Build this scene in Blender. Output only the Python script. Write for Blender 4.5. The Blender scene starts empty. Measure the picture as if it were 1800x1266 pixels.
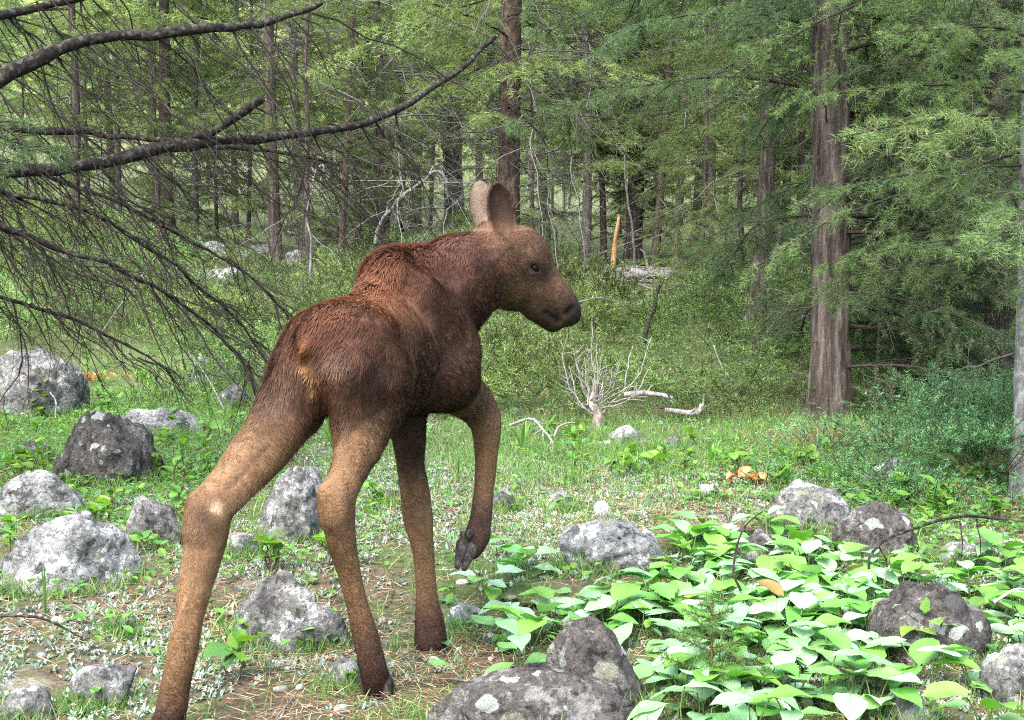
import bpy, math
import numpy as np
from mathutils import Matrix, Vector

# ------------------------------------------------------------------ camera, sky, sun, exposure
S = bpy.context.scene
COL = S.collection
FPX, CU, CV, HOR, CAMH = 2230.0, 900.0, 633.0, 480.0, 0.80     # photograph: 1800 x 1266 px
PITCH = math.atan((CV - HOR) / FPX)
cd = bpy.data.cameras.new('camera'); cam = bpy.data.objects.new('camera', cd); COL.objects.link(cam)
cd.sensor_width = 36.0; cd.lens = 36.0 * FPX / 1800.0; cd.clip_end = 600.0; cd.clip_start = 0.05
cam.location = (0, 0, CAMH); cam.rotation_euler = (math.pi / 2 - PITCH, 0, 0)
S.camera = cam
SUN_EL, SUN_AZ = math.radians(58), math.radians(-150)         # azimuth clockwise from +Y (view direction)
w = bpy.data.worlds.new('World'); S.world = w; w.use_nodes = True
nt = w.node_tree; bg = nt.nodes['Background']; sky = nt.nodes.new('ShaderNodeTexSky')
sky.sky_type = 'NISHITA'; sky.sun_disc = False; sky.sun_elevation = SUN_EL; sky.sun_rotation = SUN_AZ
sky.air_density = 1.0; sky.dust_density = 5.0; sky.ozone_density = 1.0
nt.links.new(sky.outputs[0], bg.inputs[0]); bg.inputs[1].default_value = 0.15
sd = bpy.data.lights.new('sun', 'SUN'); sun = bpy.data.objects.new('sun', sd); COL.objects.link(sun)
sd.energy = 0.9; sd.angle = math.radians(60); sd.color = (1.0, 0.985, 0.94)
sv = Vector((math.sin(SUN_AZ) * math.cos(SUN_EL), math.cos(SUN_AZ) * math.cos(SUN_EL), math.sin(SUN_EL)))
sun.rotation_euler = (-sv).to_track_quat('-Z', 'Y').to_euler(); sun.location = (0, 0, 30)
vs = S.view_settings; vs.view_transform = 'Standard'; vs.look = 'None'; vs.gamma = 1.0; vs.use_curve_mapping = False
vs.exposure = 2.42
S.render.engine = 'CYCLES'
cy = S.cycles; cy.max_bounces = 6; cy.diffuse_bounces = 4; cy.glossy_bounces = 2; cy.transmission_bounces = 3
cy.transparent_max_bounces = 4; cy.use_denoising = False; cy.caustics_reflective = False; cy.caustics_refractive = False
cy.filter_width = 1.1
try:
    cy.denoiser = 'OPENIMAGEDENOISE'; cy.denoising_prefilter = 'FAST'
except Exception:
    pass

# ------------------------------------------------------------------ maths helpers
RNG = np.random.default_rng(7)
A3 = lambda *a: np.array(a, dtype=np.float64)
def ray(u, v):
    x, y = (u - CU) / FPX, -(v - CV) / FPX
    c, s = math.cos(PITCH), math.sin(PITCH)
    return A3(x, c + y * s, y * c - s)
def P(u, v, d):                                   # a point of the photograph at distance d (along +Y)
    r = ray(u, v); return A3(0, 0, CAMH) + r * (d / r[1])
def unit(a):
    a = np.asarray(a, float); return a / np.maximum(np.linalg.norm(a, axis=-1, keepdims=True), 1e-9)
def _h(ix, iy, iz):
    n = (ix * 374761393 + iy * 668265263 + iz * 2147483647 * 0 + iz * 1274126177) & 0x7fffffff
    n = ((n ^ (n >> 13)) * 1103515245) & 0x7fffffff
    n = ((n ^ (n >> 16)) * 668265263) & 0x7fffffff
    return (n & 0xffff) / 32767.5 - 1.0
def noise(p, s=1.0, off=0):                       # value noise, p (...,3) -> -1..1
    p = np.asarray(p, float) / s + off * 17.31
    i = np.floor(p).astype(np.int64); f = p - i; f = f * f * (3 - 2 * f)
    x, y, z = i[..., 0], i[..., 1], i[..., 2]; r = 0
    for a in (0, 1):
        for b in (0, 1):
            for c in (0, 1):
                wt = (f[..., 0] if a else 1 - f[..., 0]) * (f[..., 1] if b else 1 - f[..., 1]) * (f[..., 2] if c else 1 - f[..., 2])
                r = r + wt * _h(x + a, y + b, z + c)
    return r
def fbm(p, s=1.0, o=4, off=0):
    r = 0; a = 1.0; t = 0
    for k in range(o):
        r = r + a * noise(p, s / 2 ** k, off + k * 3.7); t += a; a *= 0.5
    return r / t
def sstep(a, b, x):
    t = np.clip((x - a) / (b - a), 0, 1); return t * t * (3 - 2 * t)
def lin(r, g, b):                                 # sRGB 0..255 -> linear
    f = lambda c: ((c / 255 + 0.055) / 1.055) ** 2.4 if c > 10 else c / 255 / 12.92
    return A3(f(r), f(g), f(b))
def frames(D, up=(0, 0, 1)):                      # D (n,3) -> side, D, normal
    D = unit(D); U = np.broadcast_to(np.asarray(up, float), D.shape)
    Sd = np.cross(D, U); bad = np.linalg.norm(Sd, axis=-1) < 1e-3
    if bad.any(): Sd[bad] = (1, 0, 0)
    Sd = unit(Sd); return Sd, D, np.cross(Sd, D)

# ------------------------------------------------------------------ mesh helpers
class MB:
    def __init__(s): s.V = []; s.T = []; s.Q = []; s.C = []; s.UV = []; s.n = 0
    def add(s, V, F, C=(0.5, 0.5, 0.5), UV=None):
        V = np.asarray(V, float).reshape(-1, 3); F = np.asarray(F, np.int64)
        C = np.asarray(C, float)
        C = np.broadcast_to(C, (len(V), 3)) if C.ndim == 1 else C.reshape(-1, 3)
        s.V.append(V); s.C.append(C); s.UV.append(np.zeros((len(V), 2)) if UV is None else np.asarray(UV).reshape(-1, 2))
        if len(F): (s.T if F.shape[1] == 3 else s.Q).append(F + s.n)
        s.n += len(V); return s
    def arrays(s):
        T = np.concatenate(s.T) if s.T else np.zeros((0, 3), np.int64)
        Q = np.concatenate(s.Q) if s.Q else np.zeros((0, 4), np.int64)
        return np.concatenate(s.V), T, Q, np.concatenate(s.C), np.concatenate(s.UV)
    def mesh(s, name, mat, smooth=True, uv=False):
        V, T, Q, C, UV = s.arrays()
        m = bpy.data.meshes.new(name); m.vertices.add(len(V)); m.vertices.foreach_set('co', V.astype(np.float32).ravel())
        li = np.concatenate([T.ravel(), Q.ravel()]).astype(np.int32)
        m.loops.add(len(li)); m.loops.foreach_set('vertex_index', li)
        nf = len(T) + len(Q); m.polygons.add(nf)
        st = np.concatenate([np.arange(len(T)) * 3, len(T) * 3 + np.arange(len(Q)) * 4]).astype(np.int32)
        m.polygons.foreach_set('loop_start', st)
        m.polygons.foreach_set('use_smooth', np.full(nf, bool(smooth)))
        ca = m.color_attributes.new('Col', 'FLOAT_COLOR', 'POINT')
        ca.data.foreach_set('color', np.concatenate([C, np.ones((len(C), 1))], 1).astype(np.float32).ravel())
        if uv:
            ul = m.uv_layers.new(name='UVMap'); ul.data.foreach_set('uv', UV[li].astype(np.float32).ravel())
        m.update(calc_edges=True); m.validate()
        if mat: m.materials.append(mat)
        return m
    def build(s, name, mat, parent=None, smooth=True, uv=False, loc=None):
        return link(name, s.mesh(name, mat, smooth, uv), parent, loc)
def link(name, data, parent=None, loc=None):
    o = bpy.data.objects.new(name, data); COL.objects.link(o)
    if parent is not None: o.parent = parent
    if loc is not None: o.location = loc
    return o
def tag(o, label=None, cat=None, group=None, kind=None):
    if label: o['label'] = label
    if cat: o['category'] = cat
    if group: o['group'] = group
    if kind: o['kind'] = kind
    return o
def empty(name, loc, label, cat, group=None, rz=0.0, sc=1.0):
    o = link(name, None, None, tuple(loc)); o.rotation_euler = (0, 0, rz); o.scale = (sc, sc, sc)
    o.empty_display_size = 0.1
    return tag(o, label, cat, group)
def child(name, data, parent, loc=(0, 0, 0), rot=(0, 0, 0), sc=1.0):
    o = link(name, data, parent, loc); o.rotation_euler = rot
    o.scale = sc if isinstance(sc, tuple) else (sc, sc, sc)
    return o
def tubes(mb, paths, radii, col, sides=5, cap=False):        # paths (n,k,3), radii (n,k)
    paths = np.asarray(paths, float); radii = np.asarray(radii, float)
    if paths.ndim == 2: paths = paths[None]; radii = radii[None]
    n, k, _ = paths.shape
    T = np.gradient(paths, axis=1); T = unit(T)
    ref = np.where(np.abs(T[:, :1, 2:3]) > 0.9, A3(1, 0, 0), A3(0, 0, 1))
    Sd = unit(np.cross(T, np.broadcast_to(ref, T.shape))); N = np.cross(Sd, T)
    an = np.arange(sides) * 2 * math.pi / sides
    ring = paths[:, :, None] + radii[:, :, None, None] * (np.cos(an)[None, None, :, None] * Sd[:, :, None] + np.sin(an)[None, None, :, None] * N[:, :, None])
    V = ring.reshape(-1, 3)
    b = (np.arange(n)[:, None, None] * k + np.arange(k - 1)[None, :, None]) * sides; j = np.arange(sides); j2 = (j + 1) % sides
    F = np.stack([b + j, b + j2, b + sides + j2, b + sides + j], -1).reshape(-1, 4)
    col = np.asarray(col, float)
    if col.ndim == 2 and len(col) == n: col = np.repeat(col, k * sides, 0)
    mb.add(V, F, col)
    if cap:
        for e in (0, k - 1):
            c0 = paths[:, e]; idx = (np.arange(n)[:, None] * k + e) * sides + np.arange(sides)
            VV = np.concatenate([V[idx.ravel()].reshape(n, sides, 3), c0[:, None]], 1)
            q = np.arange(n)[:, None] * (sides + 1)
            F = np.stack([q + j, q + j2, np.broadcast_to(q + sides, (n, sides))], -1).reshape(-1, 3)
            if e == k - 1: F = F
            mb.add(VV.reshape(-1, 3), F, col[0] if col.ndim == 2 else col)
def blades(mb, Pt, D, L, W, col, bend=0.0, seg=1, nrm=None, tipcol=None):   # tapered flat blades
    Pt = np.asarray(Pt, float); n = len(Pt); D = unit(D)
    L = np.broadcast_to(L, (n,))[:, None]; W = np.broadcast_to(W, (n,))[:, None]
    ref = nrm if nrm is not None else unit(RNG.normal(size=(n, 3)))
    Sd = unit(np.cross(D, ref))
    col = np.asarray(col, float); col = np.broadcast_to(col, (n, 3)) if col.ndim == 1 else col
    bend = np.broadcast_to(np.asarray(bend, float), (n,))[:, None]
    g = A3(0, 0, -1)
    rows = []
    for t in range(seg):
        f = t / seg; c = Pt + D * L * f + g * bend * L * f * f
        rows += [c - Sd * W * (1 - 0.6 * f) / 2, c + Sd * W * (1 - 0.6 * f) / 2]
    rows.append(Pt + D * L + g * bend * L)
    m = 2 * seg + 1
    V = np.stack(rows, 1).reshape(-1, 3)
    C = np.repeat(col, m, 0)
    if tipcol is not None:
        C = C.reshape(n, m, 3).copy(); tc = np.broadcast_to(np.asarray(tipcol, float), (n, 3)); C[:, -1] = tc
        if seg > 1: C[:, 2:4] = (C[:, 2:4] + tc[:, None]) / 2
        C = C.reshape(-1, 3)
    b = np.arange(n)[:, None] * m
    mb.add(V, np.zeros((0, 3), int), C)
    base = mb.n - len(V)
    for t in range(seg - 1):
        mb.Q.append(base + np.concatenate([b + 2 * t, b + 2 * t + 1, b + 2 * t + 3, b + 2 * t + 2], 1))
    t = 2 * (seg - 1)
    mb.T.append(base + np.concatenate([b + t, b + t + 1, b + t + 2], 1))
def stamp(mb, tv, tt, tq, X, Y, Z, O, sc, col):              # place a template at frames (X,Y,Z) origins O
    n = len(O); m = len(tv); sc = np.broadcast_to(sc, (n,))
    V = O[:, None] + sc[:, None, None] * (tv[None, :, :1] * X[:, None] + tv[None, :, 1:2] * Y[:, None] + tv[None, :, 2:] * Z[:, None])
    C = np.asarray(col, float)
    if C.ndim == 1: C = np.broadcast_to(C, (n, m, 3))
    elif C.ndim == 2 and len(C) == n: C = np.repeat(C[:, None], m, 1)
    elif C.ndim == 2: C = np.broadcast_to(C[None], (n, m, 3))
    off = np.arange(n)[:, None, None] * m
    b0 = mb.n
    mb.add(V.reshape(-1, 3), np.zeros((0, 3), int), C.reshape(-1, 3))
    if len(tt): mb.T.append(b0 + (tt[None] + off).reshape(-1, 3))
    if len(tq): mb.Q.append(b0 + (tq[None] + off).reshape(-1, 4))
def curve(pts, n=24):                                        # Catmull-Rom through points
    p = np.asarray(pts, float); p = np.concatenate([[2 * p[0] - p[1]], p, [2 * p[-1] - p[-2]]])
    k = len(p) - 3; t = np.linspace(0, k - 1e-6, n); i = t.astype(int); f = (t - i)[:, None]
    a, b, c, d = p[i], p[i + 1], p[i + 2], p[i + 3]
    return 0.5 * (2 * b + (c - a) * f + (2 * a - 5 * b + 4 * c - d) * f ** 2 + (3 * b - a - 3 * c + d) * f ** 3)
def resamp(r, n): return np.interp(np.linspace(0, 1, n), np.linspace(0, 1, len(r)), r)
def wiggle(path, amp, s, off=0):
    p = np.asarray(path, float); e = np.stack([noise(p, s, off + q * 5.3) for q in (1, 2, 3)], -1)
    return p + e * amp

# ------------------------------------------------------------------ materials
def newmat(name):
    m = bpy.data.materials.new(name); m.use_nodes = True; t = m.node_tree
    return m, t, t.nodes['Principled BSDF'], t.nodes['Material Output'], t.links.new
def N(t, kind, **kw):
    n = t.nodes.new('ShaderNode' + kind)
    for k, v in kw.items(): setattr(n, k, v)
    return n
def mat_leaf(name, transl=0.35, rough=0.55, var=0.25, tcol=(1.0, 1.1, 0.35), noise_scale=40, spec=0.3, veins=False):
    m, t, b, out, L = newmat(name)
    at = N(t, 'Attribute', attribute_name='Col'); oi = N(t, 'ObjectInfo')
    hs = N(t, 'HueSaturation'); mr = N(t, 'MapRange'); mr.inputs[3].default_value = 1 - var; mr.inputs[4].default_value = 1 + var
    L(oi.outputs['Random'], mr.inputs[0]); L(mr.outputs[0], hs.inputs['Value']); L(at.outputs['Color'], hs.inputs['Color'])
    mr2 = N(t, 'MapRange'); mr2.inputs[3].default_value = 0.485; mr2.inputs[4].default_value = 0.515
    ml = N(t, 'Math', operation='FRACT'); mm = N(t, 'Math', operation='MULTIPLY'); mm.inputs[1].default_value = 7.13
    L(oi.outputs['Random'], mm.inputs[0]); L(mm.outputs[0], ml.inputs[0]); L(ml.outputs[0], mr2.inputs[0]); L(mr2.outputs[0], hs.inputs['Hue'])
    tc = N(t, 'TexCoord'); nz = N(t, 'TexNoise'); nz.inputs['Scale'].default_value = noise_scale; nz.inputs['Detail'].default_value = 3
    L(tc.outputs['Object'], nz.inputs['Vector'])
    mx = N(t, 'MixRGB', blend_type='MULTIPLY'); mx.inputs[0].default_value = 0.5
    cr = N(t, 'ValToRGB'); cr.color_ramp.elements[0].position = 0.3; cr.color_ramp.elements[0].color = (0.45, 0.45, 0.45, 1); cr.color_ramp.elements[1].position = 0.7; cr.color_ramp.elements[1].color = (1.2, 1.2, 1.2, 1)
    L(nz.outputs['Fac'], cr.inputs[0]); L(hs.outputs[0], mx.inputs[1]); L(cr.outputs[0], mx.inputs[2])
    colout = mx.outputs[0]
    if veins:
        uv = N(t, 'UVMap'); sx = N(t, 'SeparateXYZ'); L(uv.outputs[0], sx.inputs[0])
        ab = N(t, 'Math', operation='ABSOLUTE'); L(sx.outputs['X'], ab.inputs[0])                # u: -1..1 across
        ad = N(t, 'Math', operation='MULTIPLY_ADD'); ad.inputs[1].default_value = -0.55; L(ab.outputs[0], ad.inputs[0]); L(sx.outputs['Y'], ad.inputs[2])
        fr = N(t, 'Math', operation='PINGPONG'); fr.inputs[1].default_value = 0.075; L(ad.outputs[0], fr.inputs[0])
        lt = N(t, 'Math', operation='LESS_THAN'); lt.inputs[1].default_value = 0.011; L(fr.outputs[0], lt.inputs[0])
        l2 = N(t, 'Math', operation='LESS_THAN'); l2.inputs[1].default_value = 0.045; L(ab.outputs[0], l2.inputs[0])
        mxm = N(t, 'Math', operation='MAXIMUM'); L(lt.outputs[0], mxm.inputs[0]); L(l2.outputs[0], mxm.inputs[1])
        m3 = N(t, 'MixRGB', blend_type='MULTIPLY'); m3.inputs[2].default_value = (0.72, 0.85, 0.66, 1)
        sc = N(t, 'Math', operation='MULTIPLY'); sc.inputs[1].default_value = 0.8; L(mxm.outputs[0], sc.inputs[0]); L(sc.outputs[0], m3.inputs[0]); L(colout, m3.inputs[1]); colout = m3.outputs[0]
        bp = N(t, 'Bump'); bp.inputs['Strength'].default_value = 0.5; bp.inputs['Distance'].default_value = 0.002; bp.invert = True
        L(mxm.outputs[0], bp.inputs['Height']); L(bp.outputs[0], b.inputs['Normal'])
    L(colout, b.inputs['Base Color']); b.inputs['Roughness'].default_value = rough; b.inputs['Specular IOR Level'].default_value = spec
    tr = N(t, 'BsdfTranslucent'); tm = N(t, 'MixRGB', blend_type='MULTIPLY'); tm.inputs[0].default_value = 1; tm.inputs[2].default_value = (*tcol, 1)
    L(colout, tm.inputs[1]); L(tm.outputs[0], tr.inputs[0])
    ms = N(t, 'MixShader'); ms.inputs[0].default_value = transl; L(b.outputs[0], ms.inputs[1]); L(tr.outputs[0], ms.inputs[2]); L(ms.outputs[0], out.inputs[0])
    return m
def mat_bark(name, c1, c2, c3, scale=1.0, bump=0.6, stretch=0.18, lichen=0.0):
    m, t, b, out, L = newmat(name)
    tc = N(t, 'TexCoord'); mp = N(t, 'Mapping'); mp.inputs['Scale'].default_value = (scale, scale, scale * stretch)
    L(tc.outputs['Object'], mp.inputs[0])
    nz = N(t, 'TexNoise'); nz.inputs['Scale'].default_value = 28; nz.inputs['Detail'].default_value = 6; nz.inputs['Roughness'].default_value = 0.65
    L(mp.outputs[0], nz.inputs['Vector'])
    cr = N(t, 'ValToRGB'); e = cr.color_ramp.elements; e[0].position = 0.33; e[0].color = (*c1, 1); e[1].position = 0.68; e[1].color = (*c3, 1)
    q = e.new(0.5); q.color = (*c2, 1)
    L(nz.outputs['Fac'], cr.inputs[0]); col = cr.outputs[0]
    if lichen:
        n2 = N(t, 'TexNoise'); n2.inputs['Scale'].default_value = 45; n2.inputs['Detail'].default_value = 5; L(tc.outputs['Object'], n2.inputs['Vector'])
        r2 = N(t, 'ValToRGB'); r2.color_ramp.elements[0].position = 0.55; r2.color_ramp.elements[1].position = 0.62
        L(n2.outputs['Fac'], r2.inputs[0]); mu = N(t, 'Math', operation='MULTIPLY'); mu.inputs[1].default_value = lichen; L(r2.outputs[0], mu.inputs[0])
        mx = N(t, 'MixRGB'); mx.inputs[2].default_value = (0.33, 0.37, 0.33, 1); L(mu.outputs[0], mx.inputs[0]); L(col, mx.inputs[1]); col = mx.outputs[0]
    L(col, b.inputs['Base Color']); b.inputs['Roughness'].default_value = 0.9; b.inputs['Specular IOR Level'].default_value = 0.15
    bp = N(t, 'Bump'); bp.inputs['Strength'].default_value = bump; bp.inputs['Distance'].default_value = 0.02 / scale
    L(nz.outputs['Fac'], bp.inputs['Height']); L(bp.outputs[0], b.inputs['Normal'])
    return m
def mat_attr(name, rough=0.85, spec=0.15, noise_scale=60, amt=0.5, bump=0.0):
    m, t, b, out, L = newmat(name)
    at = N(t, 'Attribute', attribute_name='Col'); tc = N(t, 'TexCoord')
    nz = N(t, 'TexNoise'); nz.inputs['Scale'].default_value = noise_scale; nz.inputs['Detail'].default_value = 4; L(tc.outputs['Object'], nz.inputs['Vector'])
    mr = N(t, 'MapRange'); mr.inputs[1].default_value = 0.3; mr.inputs[2].default_value = 0.7; mr.inputs[3].default_value = 1 - amt; mr.inputs[4].default_value = 1 + amt * 0.6
    L(nz.outputs['Fac'], mr.inputs[0]); hs = N(t, 'HueSaturation'); L(mr.outputs[0], hs.inputs['Value']); L(at.outputs['Color'], hs.inputs['Color'])
    L(hs.outputs[0], b.inputs['Base Color']); b.inputs['Roughness'].default_value = rough; b.inputs['Specular IOR Level'].default_value = spec
    if bump:
        bp = N(t, 'Bump'); bp.inputs['Strength'].default_value = bump; bp.inputs['Distance'].default_value = 0.01; L(nz.outputs['Fac'], bp.inputs['Height']); L(bp.outputs[0], b.inputs['Normal'])
    return m
# ------------------------------------------------------------------ terrain
FEET = [P(663, 1222, 2.40), P(292, 1292, 2.20), P(760, 1147, 2.77)]
def zbase(x, y):
    x = np.asarray(x, float); y = np.asarray(y, float)
    z = 0.062 * np.maximum(y - 6.0, 0) * sstep(5.0, 12.0, y)
    z = z + 0.035 * np.maximum(y - 17, 0) + 0.24 * np.maximum(y - 38, 0) * sstep(36, 60, y)
    z = z + 0.13 * np.maximum(-x - 0.6 - 0.10 * y, 0) * sstep(6.5, 13, y) * np.minimum(1, 20 / np.maximum(y, 1))
    p = np.stack([x, y, np.zeros_like(x)], -1)
    z = z + 0.035 * noise(p, 0.9, 1) * sstep(1.5, 3, y) + 0.012 * noise(p, 0.28, 2) + 0.005 * noise(p, 0.09, 3) * (y < 12)
    z = z + 0.25 * noise(p, 5.0, 4) * sstep(9, 20, y)
    return z
_fx = [(f[0], f[1], f[2] - float(zbase(f[0], f[1]))) for f in FEET]
def zg(x, y):
    z = zbase(x, y); num = 0; den = 1e-6 + 0.03
    for a, b, dz in _fx:
        wt = np.exp(-((x - a) ** 2 + (y - b) ** 2) / (2 * 0.16 ** 2)); num = num + wt * dz; den = den + wt
    return z + num / den
def hit(u, v, dmax=140.0):                          # where the sight line of a pixel meets the ground
    r = ray(u, v); d = np.concatenate([np.arange(1.2, 12, 0.01), np.arange(12, dmax, 0.1)])
    p = A3(0, 0, CAMH) + r[None] * (d / r[1])[:, None]
    below = p[:, 2] < zg(p[:, 0], p[:, 1])
    k = int(np.argmax(below)) if below.any() else len(d) - 1
    q = p[k].copy(); q[2] = float(zg(q[0], q[1])); return q

def mat_ground():
    m, t, b, out, L = newmat('forest_floor')
    tc = N(t, 'TexCoord')
    def nz(s, d=5, o=0):
        n = N(t, 'TexNoise'); n.inputs['Scale'].default_value = s; n.inputs['Detail'].default_value = d; n.inputs['Roughness'].default_value = 0.65
        mp = N(t, 'Mapping'); mp.inputs['Location'].default_value = (o, o * 1.7, 0); L(tc.outputs['Object'], mp.inputs[0]); L(mp.outputs[0], n.inputs['Vector']); return n
    def ramp(n, a, b_, c0=(0, 0, 0), c1=(1, 1, 1)):
        r = N(t, 'ValToRGB'); e = r.color_ramp.elements; e[0].position = a; e[1].position = b_; e[0].color = (*c0, 1); e[1].color = (*c1, 1); L(n.outputs['Fac'], r.inputs[0]); return r
    soil = ramp(nz(60, 6), 0.3, 0.7, (0.032, 0.026, 0.019), (0.15, 0.12, 0.085))
    moss = ramp(nz(35, 5, 3), 0.3, 0.7, (0.035, 0.05, 0.018), (0.11, 0.15, 0.06))
    m1 = N(t, 'MixRGB'); L(ramp(nz(2.2, 4, 9), 0.42, 0.56).outputs[0], m1.inputs[0]); L(soil.outputs[0], m1.inputs[1]); L(moss.outputs[0], m1.inputs[2])
    grav = ramp(nz(90, 3, 5), 0.35, 0.65, (0.10, 0.10, 0.09), (0.36, 0.35, 0.32))
    m2 = N(t, 'MixRGB'); L(ramp(nz(3.1, 5, 15), 0.58, 0.68).outputs[0], m2.inputs[0]); L(m1.outputs[0], m2.inputs[1]); L(grav.outputs[0], m2.inputs[2])
    sx = N(t, 'SeparateXYZ'); L(tc.outputs['Object'], sx.inputs[0])
    far = N(t, 'MapRange', interpolation_type='SMOOTHSTEP'); far.inputs[1].default_value = 7.0; far.inputs[2].default_value = 11; L(sx.outputs['Y'], far.inputs[0])
    gr = ramp(nz(9, 6, 21), 0.3, 0.72, (0.045, 0.06, 0.025), (0.15, 0.18, 0.085))
    m3 = N(t, 'MixRGB'); L(far.outputs[0], m3.inputs[0]); L(m2.outputs[0], m3.inputs[1]); L(gr.outputs[0], m3.inputs[2])
    hl = N(t, 'MapRange', interpolation_type='SMOOTHSTEP'); hl.inputs[1].default_value = 45.0; hl.inputs[2].default_value = 60; L(sx.outputs['Y'], hl.inputs[0])
    m4 = N(t, 'MixRGB'); L(hl.outputs[0], m4.inputs[0]); L(m3.outputs[0], m4.inputs[1])
    L(ramp(nz(0.6, 5, 31), 0.46, 0.70, (0.07, 0.12, 0.035), (0.30, 0.33, 0.09)).outputs[0], m4.inputs[2])  # sunlit patches of the far hill put into its grass colour
    L(m4.outputs[0], b.inputs['Base Color']); b.inputs['Roughness'].default_value = 0.95; b.inputs['Specular IOR Level'].default_value = 0.1
    bp = N(t, 'Bump'); bp.inputs['Strength'].default_value = 0.8; bp.inputs['Distance'].default_value = 0.015; L(nz(70, 6, 2).outputs['Fac'], bp.inputs['Height']); L(bp.outputs[0], b.inputs['Normal'])
    return m
ys = np.concatenate([np.linspace(-12, 1.4, 24), np.linspace(1.5, 6.5, 200)[1:], np.geomspace(6.55, 170, 150)])
ss = np.linspace(-1, 1, 261)
hw = np.maximum(4.5, 3.0 + np.abs(ys) * 0.75)
sx_ = np.sign(ss) * np.abs(ss) ** 1.15
GX = sx_[None] * hw[:, None]; GY = np.repeat(ys[:, None], len(ss), 1)
GV = np.stack([GX, GY, zg(GX, GY)], -1)
n0, n1 = GX.shape; ii = (np.arange(n0 - 1)[:, None] * n1 + np.arange(n1 - 1)).ravel()
gb = MB(); gb.add(GV.reshape(-1, 3), np.stack([ii, ii + 1, ii + n1 + 1, ii + n1], -1))
tag(gb.build('ground', mat_ground()), 'sloping forest floor of needle litter, moss and gravel rising to a wooded hillside', 'ground', kind='structure')
# ------------------------------------------------------------------ the moose calf (implicit surface -> one mesh)
HA = unit(A3(0.34, 0.94, 0)); HR = A3(HA[1], -HA[0], 0); UP = A3(0, 0, 1)
TL = P(545, 590, 2.36)
def B(f, r, z): q = TL + HA * f + HR * r; return A3(q[0], q[1], z)      # body frame: forward, right, height
class Prim: pass
def desat(c, k): return c * (1 - k) + k * (c @ A3(0.25, 0.6, 0.15))
PR = []
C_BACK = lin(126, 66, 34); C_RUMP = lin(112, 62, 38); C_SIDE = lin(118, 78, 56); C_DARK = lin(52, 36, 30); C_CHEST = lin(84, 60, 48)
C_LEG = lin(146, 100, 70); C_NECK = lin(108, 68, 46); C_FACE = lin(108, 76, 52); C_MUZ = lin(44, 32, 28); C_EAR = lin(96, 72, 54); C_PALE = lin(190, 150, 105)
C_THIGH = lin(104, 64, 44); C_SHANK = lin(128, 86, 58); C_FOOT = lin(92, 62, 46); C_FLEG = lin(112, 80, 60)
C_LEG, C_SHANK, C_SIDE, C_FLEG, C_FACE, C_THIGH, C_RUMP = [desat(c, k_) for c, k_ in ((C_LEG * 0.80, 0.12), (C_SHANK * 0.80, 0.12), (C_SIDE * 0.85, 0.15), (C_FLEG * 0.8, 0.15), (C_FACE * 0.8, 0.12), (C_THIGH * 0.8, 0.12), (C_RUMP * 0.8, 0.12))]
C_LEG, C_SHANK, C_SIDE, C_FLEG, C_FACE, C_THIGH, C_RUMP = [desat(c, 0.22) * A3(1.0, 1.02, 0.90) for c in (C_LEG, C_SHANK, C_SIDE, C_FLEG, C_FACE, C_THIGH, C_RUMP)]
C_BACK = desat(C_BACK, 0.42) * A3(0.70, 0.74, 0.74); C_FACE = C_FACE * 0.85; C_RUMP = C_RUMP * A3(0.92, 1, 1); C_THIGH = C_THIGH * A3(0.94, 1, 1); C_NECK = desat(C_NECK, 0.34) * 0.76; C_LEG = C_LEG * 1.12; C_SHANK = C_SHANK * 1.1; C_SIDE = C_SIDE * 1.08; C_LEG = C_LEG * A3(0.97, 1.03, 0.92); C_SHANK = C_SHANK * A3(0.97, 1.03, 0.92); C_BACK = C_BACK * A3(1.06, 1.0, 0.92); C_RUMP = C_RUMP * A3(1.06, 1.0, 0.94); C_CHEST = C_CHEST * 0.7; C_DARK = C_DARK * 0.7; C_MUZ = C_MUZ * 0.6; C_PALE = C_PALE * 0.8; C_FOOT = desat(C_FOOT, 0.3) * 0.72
def add(fn, lo, hi, col, k=0.03, fur=0.014, sub=False):
    p = Prim(); p.fn = fn; p.lo = np.asarray(lo); p.hi = np.asarray(hi); p.col = np.asarray(col); p.k = k; p.fur = fur; p.sub = sub; PR.append(p)
def cone(a, b, ra, rb, col, k=0.03, fur=0.014, lat=None, s=1.0, col2=None):
    a = np.asarray(a, float); b = np.asarray(b, float); ab = b - a; L2 = max(ab @ ab, 1e-9)
    l = None if lat is None else unit(lat)
    def fn(p):
        q = p - a; t = np.clip((q @ ab) / L2, 0, 1); q = q - t[..., None] * ab
        if l is not None:
            c = q @ l; q = q + (c * (1 / s - 1))[..., None] * l
        d = np.sqrt((q * q).sum(-1)) - (ra + (rb - ra) * t)
        return d * (min(1.0, s) if l is not None else 1.0)
    r = max(ra, rb) * max(1.0, s) + 0.07
    add(fn, np.minimum(a, b) - r, np.maximum(a, b) + r, col, k, fur)
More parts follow.
